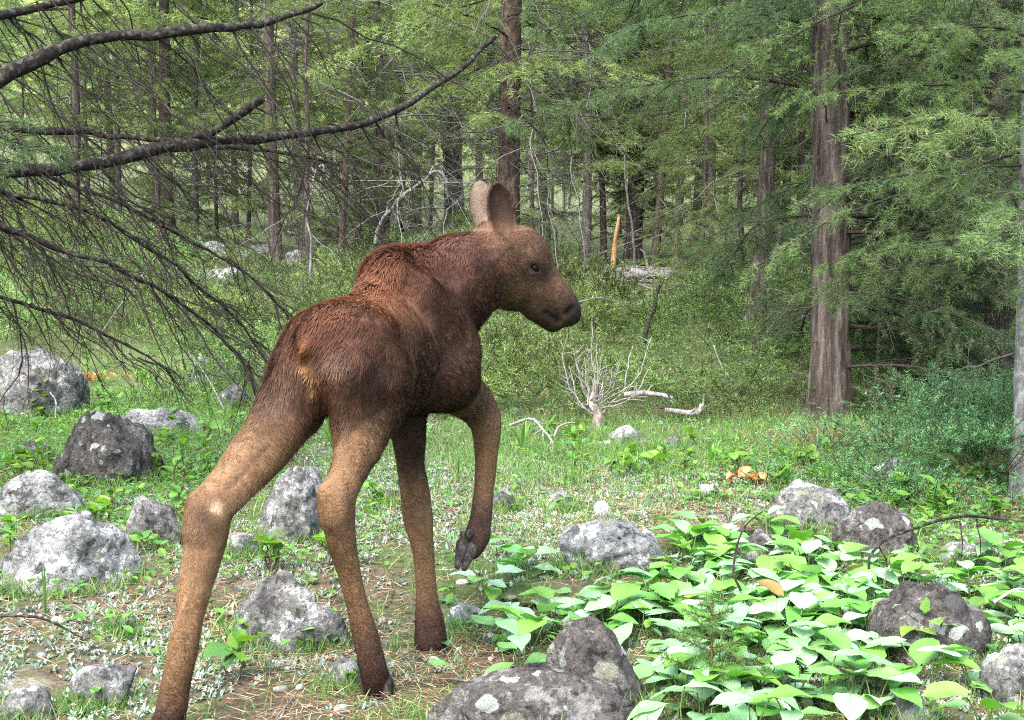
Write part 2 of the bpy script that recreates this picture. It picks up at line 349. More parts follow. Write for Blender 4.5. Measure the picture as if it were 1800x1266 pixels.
def chain(pts, rad, cols, k=0.03, fur=0.010, furs=None):            # a limb: one distance field along a bent, tapering bone line
    pts = curve(pts, 5 * (len(pts) - 1) + 1); rad = np.asarray(rad, float)
    x = np.linspace(0, 1, len(rad)); xx = np.linspace(0, 1, len(pts)); rr = np.interp(xx, x, rad)
    rr = np.convolve(np.pad(rr, 1, mode='edge'), [0.25, 0.5, 0.25], 'valid')
    cc = np.stack([np.interp(xx, np.linspace(0, 1, len(cols)), np.asarray(cols)[:, q]) for q in range(3)], -1)
    ff = np.interp(xx, np.linspace(0, 1, len(furs)), furs) if furs is not None else np.full(len(pts), fur)
    def fn(p):
        best = None
        for i in range(len(pts) - 1):
            a, ab = pts[i], pts[i + 1] - pts[i]; q = p - a; t = np.clip((q @ ab) / (ab @ ab), 0, 1); q = q - t[..., None] * ab
            d = np.sqrt((q * q).sum(-1)) - (rr[i] + (rr[i + 1] - rr[i]) * t); best = d if best is None else np.minimum(best, d)
        return best
    def ca(p):                                                        # colour and coat length follow the limb
        d = ((p[:, None] - pts[None]) ** 2).sum(-1); wt = np.exp(-d / (2 * 0.015 ** 2)) + 1e-12; wt /= wt.sum(1, keepdims=True); return wt @ cc, wt @ ff
    r = rad.max() + 0.07
    add(fn, pts.min(0) - r, pts.max(0) + r, cc[0], k, fur); PR[-1].ca = ca
def ell(c, ax, se, col, k=0.03, fur=0.016, sub=False):
    c = np.asarray(c, float); M = np.stack([unit(x) for x in ax]); se = np.asarray(se, float)
    def fn(p):
        q = (p - c) @ M.T; r = np.sqrt(((q / se) ** 2).sum(-1)); g = np.sqrt(((q / se ** 2) ** 2).sum(-1))
        return r * (r - 1) / np.maximum(g, 1e-6)
    add(fn, c - se.max() - 0.07, c + se.max() + 0.07, col, k, fur, sub)
BX = (HA, HR, UP)
# trunk
ell(B(0.125, 0, 0.645), BX, (0.130, 0.080, 0.095), C_RUMP, 0.04, 0.020)
ell(B(0.15, -0.005, 0.685), BX, (0.120, 0.050, 0.046), C_BACK, 0.04, 0.022)
ell(B(0.24, 0, 0.640), BX, (0.140, 0.082, 0.100), C_SIDE, 0.05, 0.018)
ell(B(0.34, 0, 0.635), BX, (0.150, 0.094, 0.128), C_SIDE, 0.05, 0.018)
ell(B(0.45, 0, 0.645), BX, (0.120, 0.094, 0.140), C_SIDE, 0.05, 0.018)
cone(B(0.24, -0.008, 0.712), B(0.36, -0.012, 0.790), 0.034, 0.042, C_BACK, 0.05, 0.028)
cone(B(0.36, -0.012, 0.790), B(0.46, 0.0, 0.780), 0.042, 0.042, C_BACK, 0.05, 0.026)
ell(B(0.520, 0.0, 0.635), BX, (0.075, 0.078, 0.100), C_CHEST, 0.04, 0.018)
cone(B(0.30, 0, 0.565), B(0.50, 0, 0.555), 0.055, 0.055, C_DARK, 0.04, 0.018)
# hip bones
cone(B(0.16, 0.050, 0.690), B(0.10, 0.048, 0.672), 0.036, 0.036, C_RUMP, 0.04, 0.020)
cone(B(0.16, -0.060, 0.690), B(0.10, -0.058, 0.672), 0.036, 0.036, C_RUMP, 0.04, 0.020)
# shoulder blades
cone(B(0.39, 0.045, 0.750), B(0.505, 0.078, 0.625), 0.050, 0.056, C_CHEST, 0.03, 0.016)
cone(B(0.40, -0.045, 0.755), B(0.51, -0.078, 0.615), 0.050, 0.058, C_CHEST, 0.03, 0.016)
cone(B(0.505, 0.080, 0.625), B(0.465, 0.083, 0.565), 0.056, 0.056, C_CHEST, 0.03, 0.016)
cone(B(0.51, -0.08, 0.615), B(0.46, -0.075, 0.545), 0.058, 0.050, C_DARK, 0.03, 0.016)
# tail
cone(P(548, 582, 2.385), P(538, 612, 2.350), 0.017, 0.010, C_RUMP * 0.85, 0.022, 0.016)
# thighs
RS = P(660, 702, 2.49); LS = P(520, 712, 2.475)
cone(B(0.12, 0.036, 0.640), B(0.145, 0.058, 0.60), 0.074, 0.070, C_THIGH, 0.03, 0.020)
cone(B(0.145, 0.058, 0.60), RS, 0.070, 0.055, C_THIGH, 0.03, 0.020)
cone(B(0.055, 0.050, 0.620), P(625, 738, 2.435), 0.052, 0.048, C_THIGH, 0.02, 0.018)
cone(B(0.11, -0.042, 0.640), B(0.10, -0.062, 0.60), 0.074, 0.070, C_THIGH, 0.03, 0.020)
cone(B(0.10, -0.062, 0.60), LS, 0.070, 0.056, C_THIGH, 0.03, 0.018)
cone(B(0.045, -0.046, 0.615), P(497, 735, 2.42), 0.048, 0.046, C_THIGH, 0.02, 0.018)
# right hind
chain([P(648, 722, 2.475), P(634, 775, 2.42), P(612, 832, 2.365), P(597, 872, 2.34), P(596, 925, 2.345), P(612, 1000, 2.36), P(630, 1070, 2.37), P(648, 1140, 2.38), P(658, 1186, 2.39), P(664, 1206, 2.405)],
      [0.056, 0.047, 0.035, 0.033, 0.031, 0.0225, 0.0205, 0.0250, 0.0275, 0.028],
      [C_THIGH, C_SHANK, C_SHANK, C_LEG, C_SHANK, C_SHANK, C_SHANK, C_FOOT, C_FOOT * 0.7, C_FOOT * 0.6], 0.03, furs=[0.016, 0.011, 0.008, 0.007, 0.007, 0.007, 0.007, 0.009, 0.008, 0.007])
cone(P(574, 866, 2.318), P(586, 905, 2.328), 0.0165, 0.024, C_LEG, 0.022, 0.007)
# left hind
chain([P(507, 718, 2.45), P(470, 775, 2.38), P(420, 838, 2.30), P(376, 890, 2.245), P(362, 950, 2.235), P(345, 1020, 2.225), P(328, 1110, 2.21), P(311, 1195, 2.20), P(302, 1245, 2.20), P(294, 1274, 2.21)],
      [0.060, 0.054, 0.045, 0.038, 0.038, 0.0300, 0.0250, 0.0245, 0.0285, 0.029],
      [C_THIGH, C_SHANK, C_LEG, C_LEG, C_LEG, C_LEG, C_LEG, C_SHANK, C_FOOT, C_FOOT * 0.6], 0.03, furs=[0.016, 0.011, 0.008, 0.007, 0.007, 0.007, 0.007, 0.009, 0.008, 0.007])
cone(P(350, 884, 2.225), P(352, 925, 2.225), 0.022, 0.029, C_SHANK * 0.85, 0.022, 0.007)
# right front (raised)
cone(B(0.475, 0.080, 0.580), P(772, 664, 2.79), 0.064, 0.062, C_CHEST, 0.03, 0.014)
chain([P(770, 660, 2.78), P(806, 686, 2.86), P(838, 716, 2.915), P(854, 748, 2.925), P(855, 800, 2.92), P(850, 860, 2.905), P(845, 910, 2.89), P(840, 940, 2.88), P(830, 966, 2.865)],
      [0.066, 0.056, 0.045, 0.036, 0.0265, 0.0220, 0.0235, 0.029, 0.023],
      [C_CHEST, C_FLEG, C_FLEG, C_SHANK, C_SHANK, C_SHANK, C_FOOT, C_FOOT, C_FOOT * 0.7], 0.03, furs=[0.014, 0.011, 0.009, 0.008, 0.007, 0.007, 0.008, 0.008, 0.006])
# left front (standing)
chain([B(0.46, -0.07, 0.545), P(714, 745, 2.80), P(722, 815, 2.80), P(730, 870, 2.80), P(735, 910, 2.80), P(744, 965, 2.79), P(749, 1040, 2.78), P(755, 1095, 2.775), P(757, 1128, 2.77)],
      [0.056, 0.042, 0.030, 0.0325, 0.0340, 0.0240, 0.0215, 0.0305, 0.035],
      [C_DARK, C_DARK, C_DARK * 0.75 + C_FLEG * 0.25, C_SHANK * 0.85, C_SHANK, C_SHANK, C_SHANK, C_FOOT, C_FOOT * 0.7], 0.03, furs=[0.014, 0.012, 0.009, 0.008, 0.007, 0.007, 0.007, 0.009, 0.007])  # upper part coloured dark for the shade between the legs
# neck
NK0 = B(0.48, 0.015, 0.685)
HD = unit(P(1000, 545, 2.97) - P(880, 425, 2.95)); HS = unit(np.cross(HD, UP)); HU = np.cross(HS, HD)    # head axis, its side (towards camera), top
cone(NK0, P(815, 492, 2.89), 0.105, 0.082, C_NECK, 0.05, 0.022, lat=HR, s=0.75)
cone(P(815, 490, 2.89), P(872, 460, 2.95), 0.082, 0.072, C_NECK, 0.04, 0.018, lat=HS, s=0.78)
cone(P(700, 480, 2.76), P(795, 456, 2.88), 0.042, 0.030, C_BACK, 0.05, 0.028)
cone(P(795, 456, 2.88), P(857, 414, 2.95), 0.030, 0.025, C_NECK, 0.03, 0.024)
cone(B(0.56, 0.015, 0.665), P(832, 518, 2.91), 0.062, 0.048, C_CHEST, 0.03, 0.016)
# head
HF, HM = 0.009, 0.005
cone(P(885, 435, 2.95), P(918, 447, 2.955), 0.058, 0.052, C_FACE, 0.03, HF, lat=HS, s=0.95)
cone(P(893, 478, 2.95), P(905, 500, 2.955), 0.068, 0.062, C_FACE * 0.8, 0.03, HF, lat=HS, s=0.75)
cone(P(921, 466, 2.955), P(969, 520, 2.965), 0.060, 0.048, C_FACE, 0.03, HF, lat=HS, s=0.72)
cone(P(958, 518, 2.965), P(990, 542, 2.97), 0.042, 0.037, C_FACE * 0.75, 0.02, HM, lat=HS, s=0.85)
cone(P(988, 540, 2.97), P(1000, 552, 2.972), 0.032, 0.0265, C_MUZ, 0.016, HM, lat=HS, s=1.15)
cone(P(945, 541, 2.96), P(971, 567, 2.968), 0.036, 0.0235, C_MUZ, 0.014, HM, lat=HS, s=0.8)
cone(P(925, 420, 2.955), P(942, 442, 2.958), 0.026, 0.022, C_FACE, 0.02, HF, lat=HS, s=1.35)

ell(P(939, 459, 2.958) + HS * 0.034, (HD, HS, HU), (0.028, 0.016, 0.012), C_FACE * 0.7, 0.02, HM)
ell(P(946, 478, 2.958) + HS * 0.026, (HD, HS, HU), (0.022, 0.014, 0.012), C_FACE * 0.6, 0.015, HM)
# ears: hollowed leaf-shaped cups
def ear(base, tip, face, wd, col):
    c = (base + tip) / 2; ax = unit(tip - base); f = unit(face - ax * (face @ ax)); sd = np.cross(ax, f); Ln = np.linalg.norm(tip - base) / 2
    ell(c, (ax, sd, f), (Ln, wd, 0.026), col, 0.012, 0.006)
    ell(c + f * 0.017 + ax * 0.004, (ax, sd, f), (Ln * 0.93, wd * 0.86, 0.030), lin(38, 28, 22), 0.006, 0.004, sub=True)
    cone(base - ax * 0.018, base + ax * 0.022, 0.024, 0.022, col, 0.02, 0.008)
ear(P(887, 430, 2.955) + HS * 0.028, P(873, 318, 2.93), A3(0.12, -0.99, 0.0), 0.0335, C_EAR)
ear(P(856, 412, 2.985), P(842, 317, 3.01), A3(-0.45, 0.9, 0.0), 0.033, lin(120, 105, 92))

def field(prims, res, soft_cols=True):
    lo = np.min([p.lo for p in prims if not p.sub], 0) + 0.05; hi = np.max([p.hi for p in prims if not p.sub], 0) - 0.05
    dim = np.ceil((hi - lo) / res).astype(int) + 2
    F = np.full(dim, 0.06, np.float32)
    for p in sorted(prims, key=lambda q: q.sub):
        i0 = np.maximum(0, np.floor((p.lo - lo) / res).astype(int)); i1 = np.minimum(dim, np.ceil((p.hi - lo) / res).astype(int) + 1)
        g = np.stack(np.meshgrid(*[lo[q] + np.arange(i0[q], i1[q]) * res for q in range(3)], indexing='ij'), -1)
        d = np.minimum(p.fn(g), 0.06); sl = tuple(slice(i0[q], i1[q]) for q in range(3)); a = F[sl]
        if p.sub: F[sl] = np.maximum(a, -d)
        else:
            h = np.maximum(p.k - np.abs(a - d), 0) / p.k; F[sl] = np.minimum(a, d) - h * h * p.k * 0.25
    return F, lo
def surface_nets(F, lo, res):
    ins = F < 0; nx, ny, nz = F.shape
    cs = [(i, j, k) for i in (0, 1) for j in (0, 1) for k in (0, 1)]
    sub = lambda A, c: A[c[0]:nx - 1 + c[0], c[1]:ny - 1 + c[1], c[2]:nz - 1 + c[2]]
    cnt = sum(sub(ins, c).astype(np.int8) for c in cs); act = (cnt > 0) & (cnt < 8)
    idx = np.full(act.shape, -1, np.int64); cell = np.argwhere(act); idx[act] = np.arange(len(cell))
    acc = np.zeros((len(cell), 3)); num = np.zeros(len(cell))
    val = {c: sub(F, c)[act] for c in cs}
    for a in cs:
        for q in range(3):
            if a[q] == 0:
                b = list(a); b[q] = 1; b = tuple(b); va, vb = val[a], val[b]; m = (va < 0) != (vb < 0)
                t = np.where(m, va / np.where(m, va - vb, 1), 0); pt = np.zeros((len(cell), 3)) + a; pt[:, q] = t
                acc[m] += pt[m]; num[m] += 1
    V = lo + (cell + acc / num[:, None]) * res
    Q = []
    for q in range(3):
        o1, o2 = [(1, 2), (2, 0), (0, 1)][q]
        s0 = [slice(1, -1)] * 3; s1 = [slice(1, -1)] * 3; s0[q] = slice(0, F.shape[q] - 1); s1[q] = slice(1, F.shape[q])
        A_, B_ = ins[tuple(s0)], ins[tuple(s1)]; ch = np.argwhere(A_ != B_)
        if not len(ch): continue
        c = ch.copy(); off = np.ones(3, int); off[q] = 0; c = c + off
        e1 = np.zeros(3, int); e1[o1] = 1; e2 = np.zeros(3, int); e2[o2] = 1
        g = lambda w_: idx[w_[:, 0], w_[:, 1], w_[:, 2]]
        quad = np.stack([g(c - e1 - e2), g(c - e2), g(c), g(c - e1)], -1)
        fl = ~A_[tuple(ch.T)]; quad[fl] = quad[fl][:, ::-1]
        Q.append(quad[(quad >= 0).all(1)])
    return V, np.concatenate(Q)
def vnormals(V, Q):
    n = np.cross(V[Q[:, 2]] - V[Q[:, 0]], V[Q[:, 3]] - V[Q[:, 1]]); Nn = np.zeros_like(V)
    for k in range(4): np.add.at(Nn, Q[:, k], n)
    return unit(Nn)
def shade_attr(prims, V):
    W_ = np.zeros(len(V)); C = np.zeros((len(V), 3)); Fu = np.zeros(len(V))
    for p in prims:
        m = ((V > p.lo) & (V < p.hi)).all(1)
        if not m.any(): continue
        d = p.fn(V[m]); 
        if p.sub: d = np.abs(d) + 0.001; wt = np.exp(-d / 0.003) * 14
        else: wt = np.exp(-np.maximum(d, -0.004) / 0.010)
        cl, fu = p.ca(V[m]) if hasattr(p, 'ca') else (p.col, p.fur)
        W_[m] += wt; C[m] += wt[:, None] * cl; Fu[m] += wt * fu
    W_ = np.maximum(W_, 1e-12); return C / W_[:, None], Fu / W_
RES = 0.0055
CF, CLO = field(PR, RES); CV_, CQ = surface_nets(CF, CLO, RES)
def surf(u, v):                                     # the hide where the photo shows a feature
    d_ = unit(ray(u, v)); q = CV_ - A3(0, 0, CAMH); al = q @ d_; pd = np.linalg.norm(q - al[:, None] * d_, axis=1); k = np.where(pd < 0.006)[0]; return A3(0, 0, CAMH) + d_ * al[k].min()
MOUTH = [surf(u, v) for u, v in ((1001, 572), (991, 570), (979, 564), (968, 556), (958, 550))]; NOSTRIL = [surf(u, v) for u, v in ((1008, 541), (1003, 545), (999, 551))]; EYE = surf(942, 472)
def carve(pts, r):
    for a_, b_ in zip(pts[:-1], pts[1:]):
        ab = b_ - a_; lo_ = np.maximum(0, ((np.minimum(a_, b_) - 0.03 - CLO) / RES).astype(int)); hi_ = np.minimum(CF.shape, ((np.maximum(a_, b_) + 0.03 - CLO) / RES).astype(int) + 1)
        g = np.stack(np.meshgrid(*[CLO[q] + np.arange(lo_[q], hi_[q]) * RES for q in range(3)], indexing='ij'), -1); t = np.clip(((g - a_) @ ab) / (ab @ ab), 0, 1); d = np.linalg.norm(g - a_ - t[..., None] * ab, axis=-1) - r
        sl = tuple(slice(lo_[q], hi_[q]) for q in range(3)); CF[sl] = np.maximum(CF[sl], -d)
GROOVE = [[(606, 925), (614, 975), (626, 1030), (640, 1090)], [(474, 782), (440, 818), (398, 862)], [(356, 965), (345, 1030), (332, 1100), (322, 1160)], [(737, 940), (747, 1000), (752, 1050)], [(858, 790), (856, 850), (850, 895)]]
for g_ in GROOVE: carve([surf(*q) + (q_off := A3(0, -0.0015, 0)) for q in g_], 0.0050)
carve(MOUTH, 0.0068); carve(NOSTRIL, 0.0080); EDIR = unit(HD * 0.9 + UP * 0.25)
carve([EYE + HS * 0.022 - UP * 0.004 - HD * 0.004, EYE + HS * 0.022 - UP * 0.004 + HD * 0.012], 0.0262); carve([EYE - HS * 0.004 - EDIR * 0.007, EYE - HS * 0.003 + EDIR * 0.008], 0.0062)
CV_, CQ = surface_nets(CF, CLO, RES)
CC, CFU = shade_attr(PR, CV_); CN = vnormals(CV_, CQ)
# soft lumps of muscle and hide
CV_ = CV_ + CN * (0.0035 * noise(CV_, 0.07, 1) + 0.0012 * noise(CV_, 0.02, 2))[:, None] * np.clip(CFU / 0.014, 0.3, 1)[:, None]
def spot(C, V, c, r, col, amt=1.0):
    q = V - c; sdir = unit(c - A3(0, 0, CAMH)); al = q @ sdir; d = np.linalg.norm(q - al[:, None] * sdir * (np.abs(al) < 0.12)[:, None], axis=1); wt = (amt * np.exp(-(d / r) ** 2))[:, None]; return C * (1 - wt) + wt * col
def calf_marks_shade(C, V):
    C = spot(C, V, P(541, 640, 2.365), 0.011, C_PALE * 1.2, 0.8); C = spot(C, V, P(545, 660, 2.37), 0.009, C_PALE * 1.2, 0.8); C = spot(C, V, P(550, 684, 2.38), 0.008, C_PALE, 0.7); C = spot(C, V, P(528, 660, 2.38), 0.016, C_DARK * 1.4, 0.5)
    C = spot(C, V, P(534, 604, 2.335), 0.020, lin(120, 78, 40), 0.45)
    C = spot(C, V, P(379, 892, 2.20), 0.010, lin(215, 190, 160), 0.95); C = spot(C, V, P(358, 908, 2.19), 0.020, C_DARK, 0.7)
    for q in range(6): C = spot(C, V, P(385 + q * 15, 872 - q * 17, 2.22 + q * 0.02), 0.011, C_THIGH * 0.7, 0.5)  # shade of the tendon groove painted as a dark streak
    for q in range(5): C = spot(C, V, P(597 + q * 9, 945 + q * 40, 2.33), 0.008, C_FOOT * 0.8, 0.35); C = spot(C, V, P(612, 870 + q * 12, 2.31), 0.010, C_FOOT, 0.3)  # same groove shade streaked in colour down the right hind leg
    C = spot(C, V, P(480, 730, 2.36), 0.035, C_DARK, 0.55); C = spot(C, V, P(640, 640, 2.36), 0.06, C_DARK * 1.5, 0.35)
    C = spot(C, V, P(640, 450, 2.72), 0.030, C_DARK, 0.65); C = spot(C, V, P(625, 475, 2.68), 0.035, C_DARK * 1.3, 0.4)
    C = spot(C, V, P(660, 525, 2.6), 0.085, lin(140, 94, 64), 0.6)  # sheen of light behind the withers, painted into the coat
    C = spot(C, V, P(985, 498, 2.93), 0.024, lin(130, 90, 62), 0.15); C = spot(C, V, P(1004, 550, 2.93), 0.036, C_MUZ, 0.97); C = spot(C, V, P(966, 566, 2.93), 0.032, C_MUZ, 0.95); C = spot(C, V, P(890, 520, 2.93), 0.05, C_FACE * 0.55, 0.5)
    C = spot(C, V, EYE + HD * 0.004, 0.036, C_MUZ * 0.8, 0.92)  # eye socket shadow painted round the eye
    C = spot(C, V, P(985, 566, 2.93), 0.007, lin(150, 112, 88), 0.5)
    C = spot(C, V, P(868, 405, 2.91), 0.018, lin(150, 112, 82), 0.22); C = spot(C, V, P(905, 412, 2.91), 0.018, lin(150, 115, 88), 0.25)
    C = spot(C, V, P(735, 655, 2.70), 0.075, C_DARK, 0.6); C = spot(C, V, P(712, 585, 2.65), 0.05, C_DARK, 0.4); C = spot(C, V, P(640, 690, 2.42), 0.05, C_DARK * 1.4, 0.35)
    for q in MOUTH: C = spot(C, V, q, 0.0095, C_MUZ * 0.4, 0.92)
    for q in NOSTRIL: C = spot(C, V, q, 0.012, C_MUZ * 0.3, 0.95)
    C = spot(C, V, MOUTH[1] + UP * 0.012, 0.008, lin(120, 90, 70), 0.4); C = spot(C, V, P(935, 447, 2.93), 0.014, C_FACE * 1.15, 0.5)
    return C
CC = calf_marks_shade(CC, CV_)
CC = CC * (1 + 0.30 * fbm(CV_, 0.05, 3, 5) + 0.25 * noise(CV_ * A3(1, 1, 0.35), 0.008, 9) * np.clip(CFU / 0.014, 0.2, 1))[:, None]
mat_hide = mat_attr('calf_hide', 0.8, 0.2, 180, 0.2, 0.25)
mat_fur = mat_attr('calf_fur', 0.55, 0.28, 90, 0.25)
def soften(m, f):                                   # hairs let some light through
    t = m.node_tree; b = t.nodes['Principled BSDF']; tr = N(t, 'BsdfTranslucent'); ms = N(t, 'MixShader'); ms.inputs[0].default_value = f
    t.links.new(b.inputs['Base Color'].links[0].from_socket, tr.inputs[0]); t.links.new(b.outputs[0], ms.inputs[1]); t.links.new(tr.outputs[0], ms.inputs[2]); t.links.new(ms.outputs[0], t.nodes['Material Output'].inputs[0])
soften(mat_fur, 0.4)
calf = empty('moose_calf', (*TL[:2], float(zg(TL[0], TL[1]))), 'brown moose calf walking away with its right foreleg raised', 'moose calf')
CO = np.array(calf.location)
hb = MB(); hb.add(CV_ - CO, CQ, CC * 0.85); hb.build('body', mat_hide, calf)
# fur: flat tapered hairs combed backwards and down
tri = np.concatenate([CQ[:, [0, 1, 2]], CQ[:, [0, 2, 3]]]); ar = np.linalg.norm(np.cross(CV_[tri[:, 1]] - CV_[tri[:, 0]], CV_[tri[:, 2]] - CV_[tri[:, 0]]), axis=1) / 2
NH = 250000
rg = np.random.default_rng(3)
fl_ = CFU[tri].mean(1); pw = ar * (0.012 / np.maximum(fl_, 0.005)) ** 1.0; pick = rg.choice(len(tri), NH, p=pw / pw.sum())
bc = rg.dirichlet((1, 1, 1), NH)
hp = (CV_[tri[pick]] * bc[..., None]).sum(1); hn = unit((CN[tri[pick]] * bc[..., None]).sum(1)); hc = (CC[tri[pick]] * bc[..., None]).sum(1); hl = (CFU[tri[pick]] * bc).sum(1)
inhead = sstep(-0.02, 0.05, (hp - P(868, 440, 2.95)) @ HD)[:, None]
zz = hp[:, 2:3]
comb = -HA * sstep(0.5, 0.62, zz) * 0.9 - UP * 0.75
comb = comb * (1 - inhead) - HD * inhead
isear = ((hp[:, 2] > P(870, 405, 2.95)[2]) & (hp[:, 1] > 2.86))[:, None]; comb = np.where(isear, UP, comb)
comb = comb + 0.35 * np.stack([noise(hp, 0.045, q) for q in (1, 2, 3)], -1) + 0.34 * np.stack([noise(hp, 0.014, q + 30) for q in (1, 2, 3)], -1) + 0.12 * rg.normal(size=hp.shape)
tang = unit(comb - hn * (comb * hn).sum(1, keepdims=True))
clump = np.clip(0.5 + 0.5 * noise(hp * A3(1, 1, 0.45), 0.009, 8) + 0.25 * noise(hp, 0.03, 18), 0, 1)
lift = 0.18 + 0.26 * clump + 0.07 * rg.random(NH)
ridge = np.exp(-((np.abs((hp - TL) @ HR) / 0.03) ** 2)) * sstep(0.72, 0.80, hp[:, 2]); lift = lift + 0.22 * ridge
hd = unit(tang + hn * lift[:, None])
hl = hl * (0.75 + 0.5 * rg.random(NH)) * (1 + 0.25 * ridge)
nd_ = np.min([np.linalg.norm(hp - q, axis=1) for q in MOUTH + NOSTRIL + [EYE]], axis=0); hl = hl * np.clip((nd_ - 0.006) / 0.014, 0.08, 1)
jit = (0.80 + 0.30 * rg.random(NH) + 0.62 * (clump - 0.35) * np.clip(hl / 0.014, 0.35, 1))[:, None]; jit = np.maximum(jit, 0.25)
fb = MB(); blades(fb, hp - hn * 0.001 - CO, hd, hl, 0.0010 + 0.045 * hl, hc * jit * 1.02, bend=0.12, seg=2, nrm=hn, tipcol=hc * jit * 1.35)
tag(fb.build('fur', mat_fur, calf), 'short reddish brown coat, paler on the lower legs', kind='stuff')
# eye, hooves
m_eye, t_, b_, _, _ = newmat('calf_eye'); b_.inputs['Base Color'].default_value = (0.004, 0.003, 0.0025, 1); b_.inputs['Roughness'].default_value = 0.15; b_.inputs['Specular IOR Level'].default_value = 0.07
m_hoof = mat_bark('calf_hoof', (0.014, 0.012, 0.011), (0.034, 0.029, 0.026), (0.085, 0.074, 0.066), 3.0, 0.4, 0.15)
def sphere(c, r, rings=10, segs=16, sc=(1, 1, 1)):
    th = np.linspace(0, math.pi, rings + 1)[:, None]; ph = np.arange(segs)[None] * 2 * math.pi / segs
    V = np.stack([np.sin(th) * np.cos(ph), np.sin(th) * np.sin(ph), np.cos(th) + 0 * ph], -1) * np.asarray(sc) * r + c
    i = (np.arange(rings)[:, None] * segs); j = np.arange(segs); j2 = (j + 1) % segs
    return V.reshape(-1, 3), np.stack([i + j, i + segs + j, i + segs + j2, i + j2], -1).reshape(-1, 4)
for sgn in (1, -1):
    V, F = sphere((EYE - HS * 0.0145 if sgn > 0 else EYE - HS * ((EYE - P(942, 472, 2.958)) @ HS) * 2 + HS * 0.0145) - CO, 0.0118); MB().add(V, F).build('eye', m_eye, calf)
def hoof(prims_pts, name='hoof'):
    global PR
    keep, PR = PR, []
    for a, b, ra, rb, lat, s in prims_pts: cone(a, b, ra, rb, A3(0.1, 0.1, 0.1), 0.004, 0, lat, s)
    F, lo = field(PR, 0.0022); V, Q = surface_nets(F, lo, 0.0022); PR = keep
    MB().add(V - CO, Q).build(name, m_hoof, calf)
# raised right fore: two long toes seen from behind, and dewclaws above them
hoof([(P(829, 963, 2.855), P(816, 999, 2.815), 0.0165, 0.0075, A3(0.35, 0.9, 0.2), 0.8)])
hoof([(P(812, 957, 2.845), P(804, 996, 2.805), 0.0145, 0.007, A3(0.35, 0.9, 0.2), 0.8)])
hoof([(P(826, 936, 2.845), P(824, 944, 2.84), 0.0085, 0.006, None, 1)], 'dewclaw'); hoof([(P(813, 938, 2.85), P(811, 946, 2.845), 0.007, 0.005, None, 1)], 'dewclaw')
def foot(c, top, fwd, w_):
    sd_ = unit(np.cross(fwd, UP))
    for s_ in (1, -1):
        hoof([(top + sd_ * s_ * w_ * 0.52, c + sd_ * s_ * w_ * 0.60 + UP * 0.010, 0.021, 0.017, None, 1), (c + sd_ * s_ * w_ * 0.6 + UP * 0.010, c + fwd * 0.038 + sd_ * s_ * w_ * 0.38 + UP * 0.008, 0.016, 0.009, None, 1)])
foot(P(663, 1222, 2.40), P(662, 1200, 2.40), HA, 0.026)
foot(P(292, 1292, 2.20), P(296, 1272, 2.205), HA, 0.027)
foot(P(760, 1147, 2.77), P(758, 1128, 2.772), HA, 0.027)
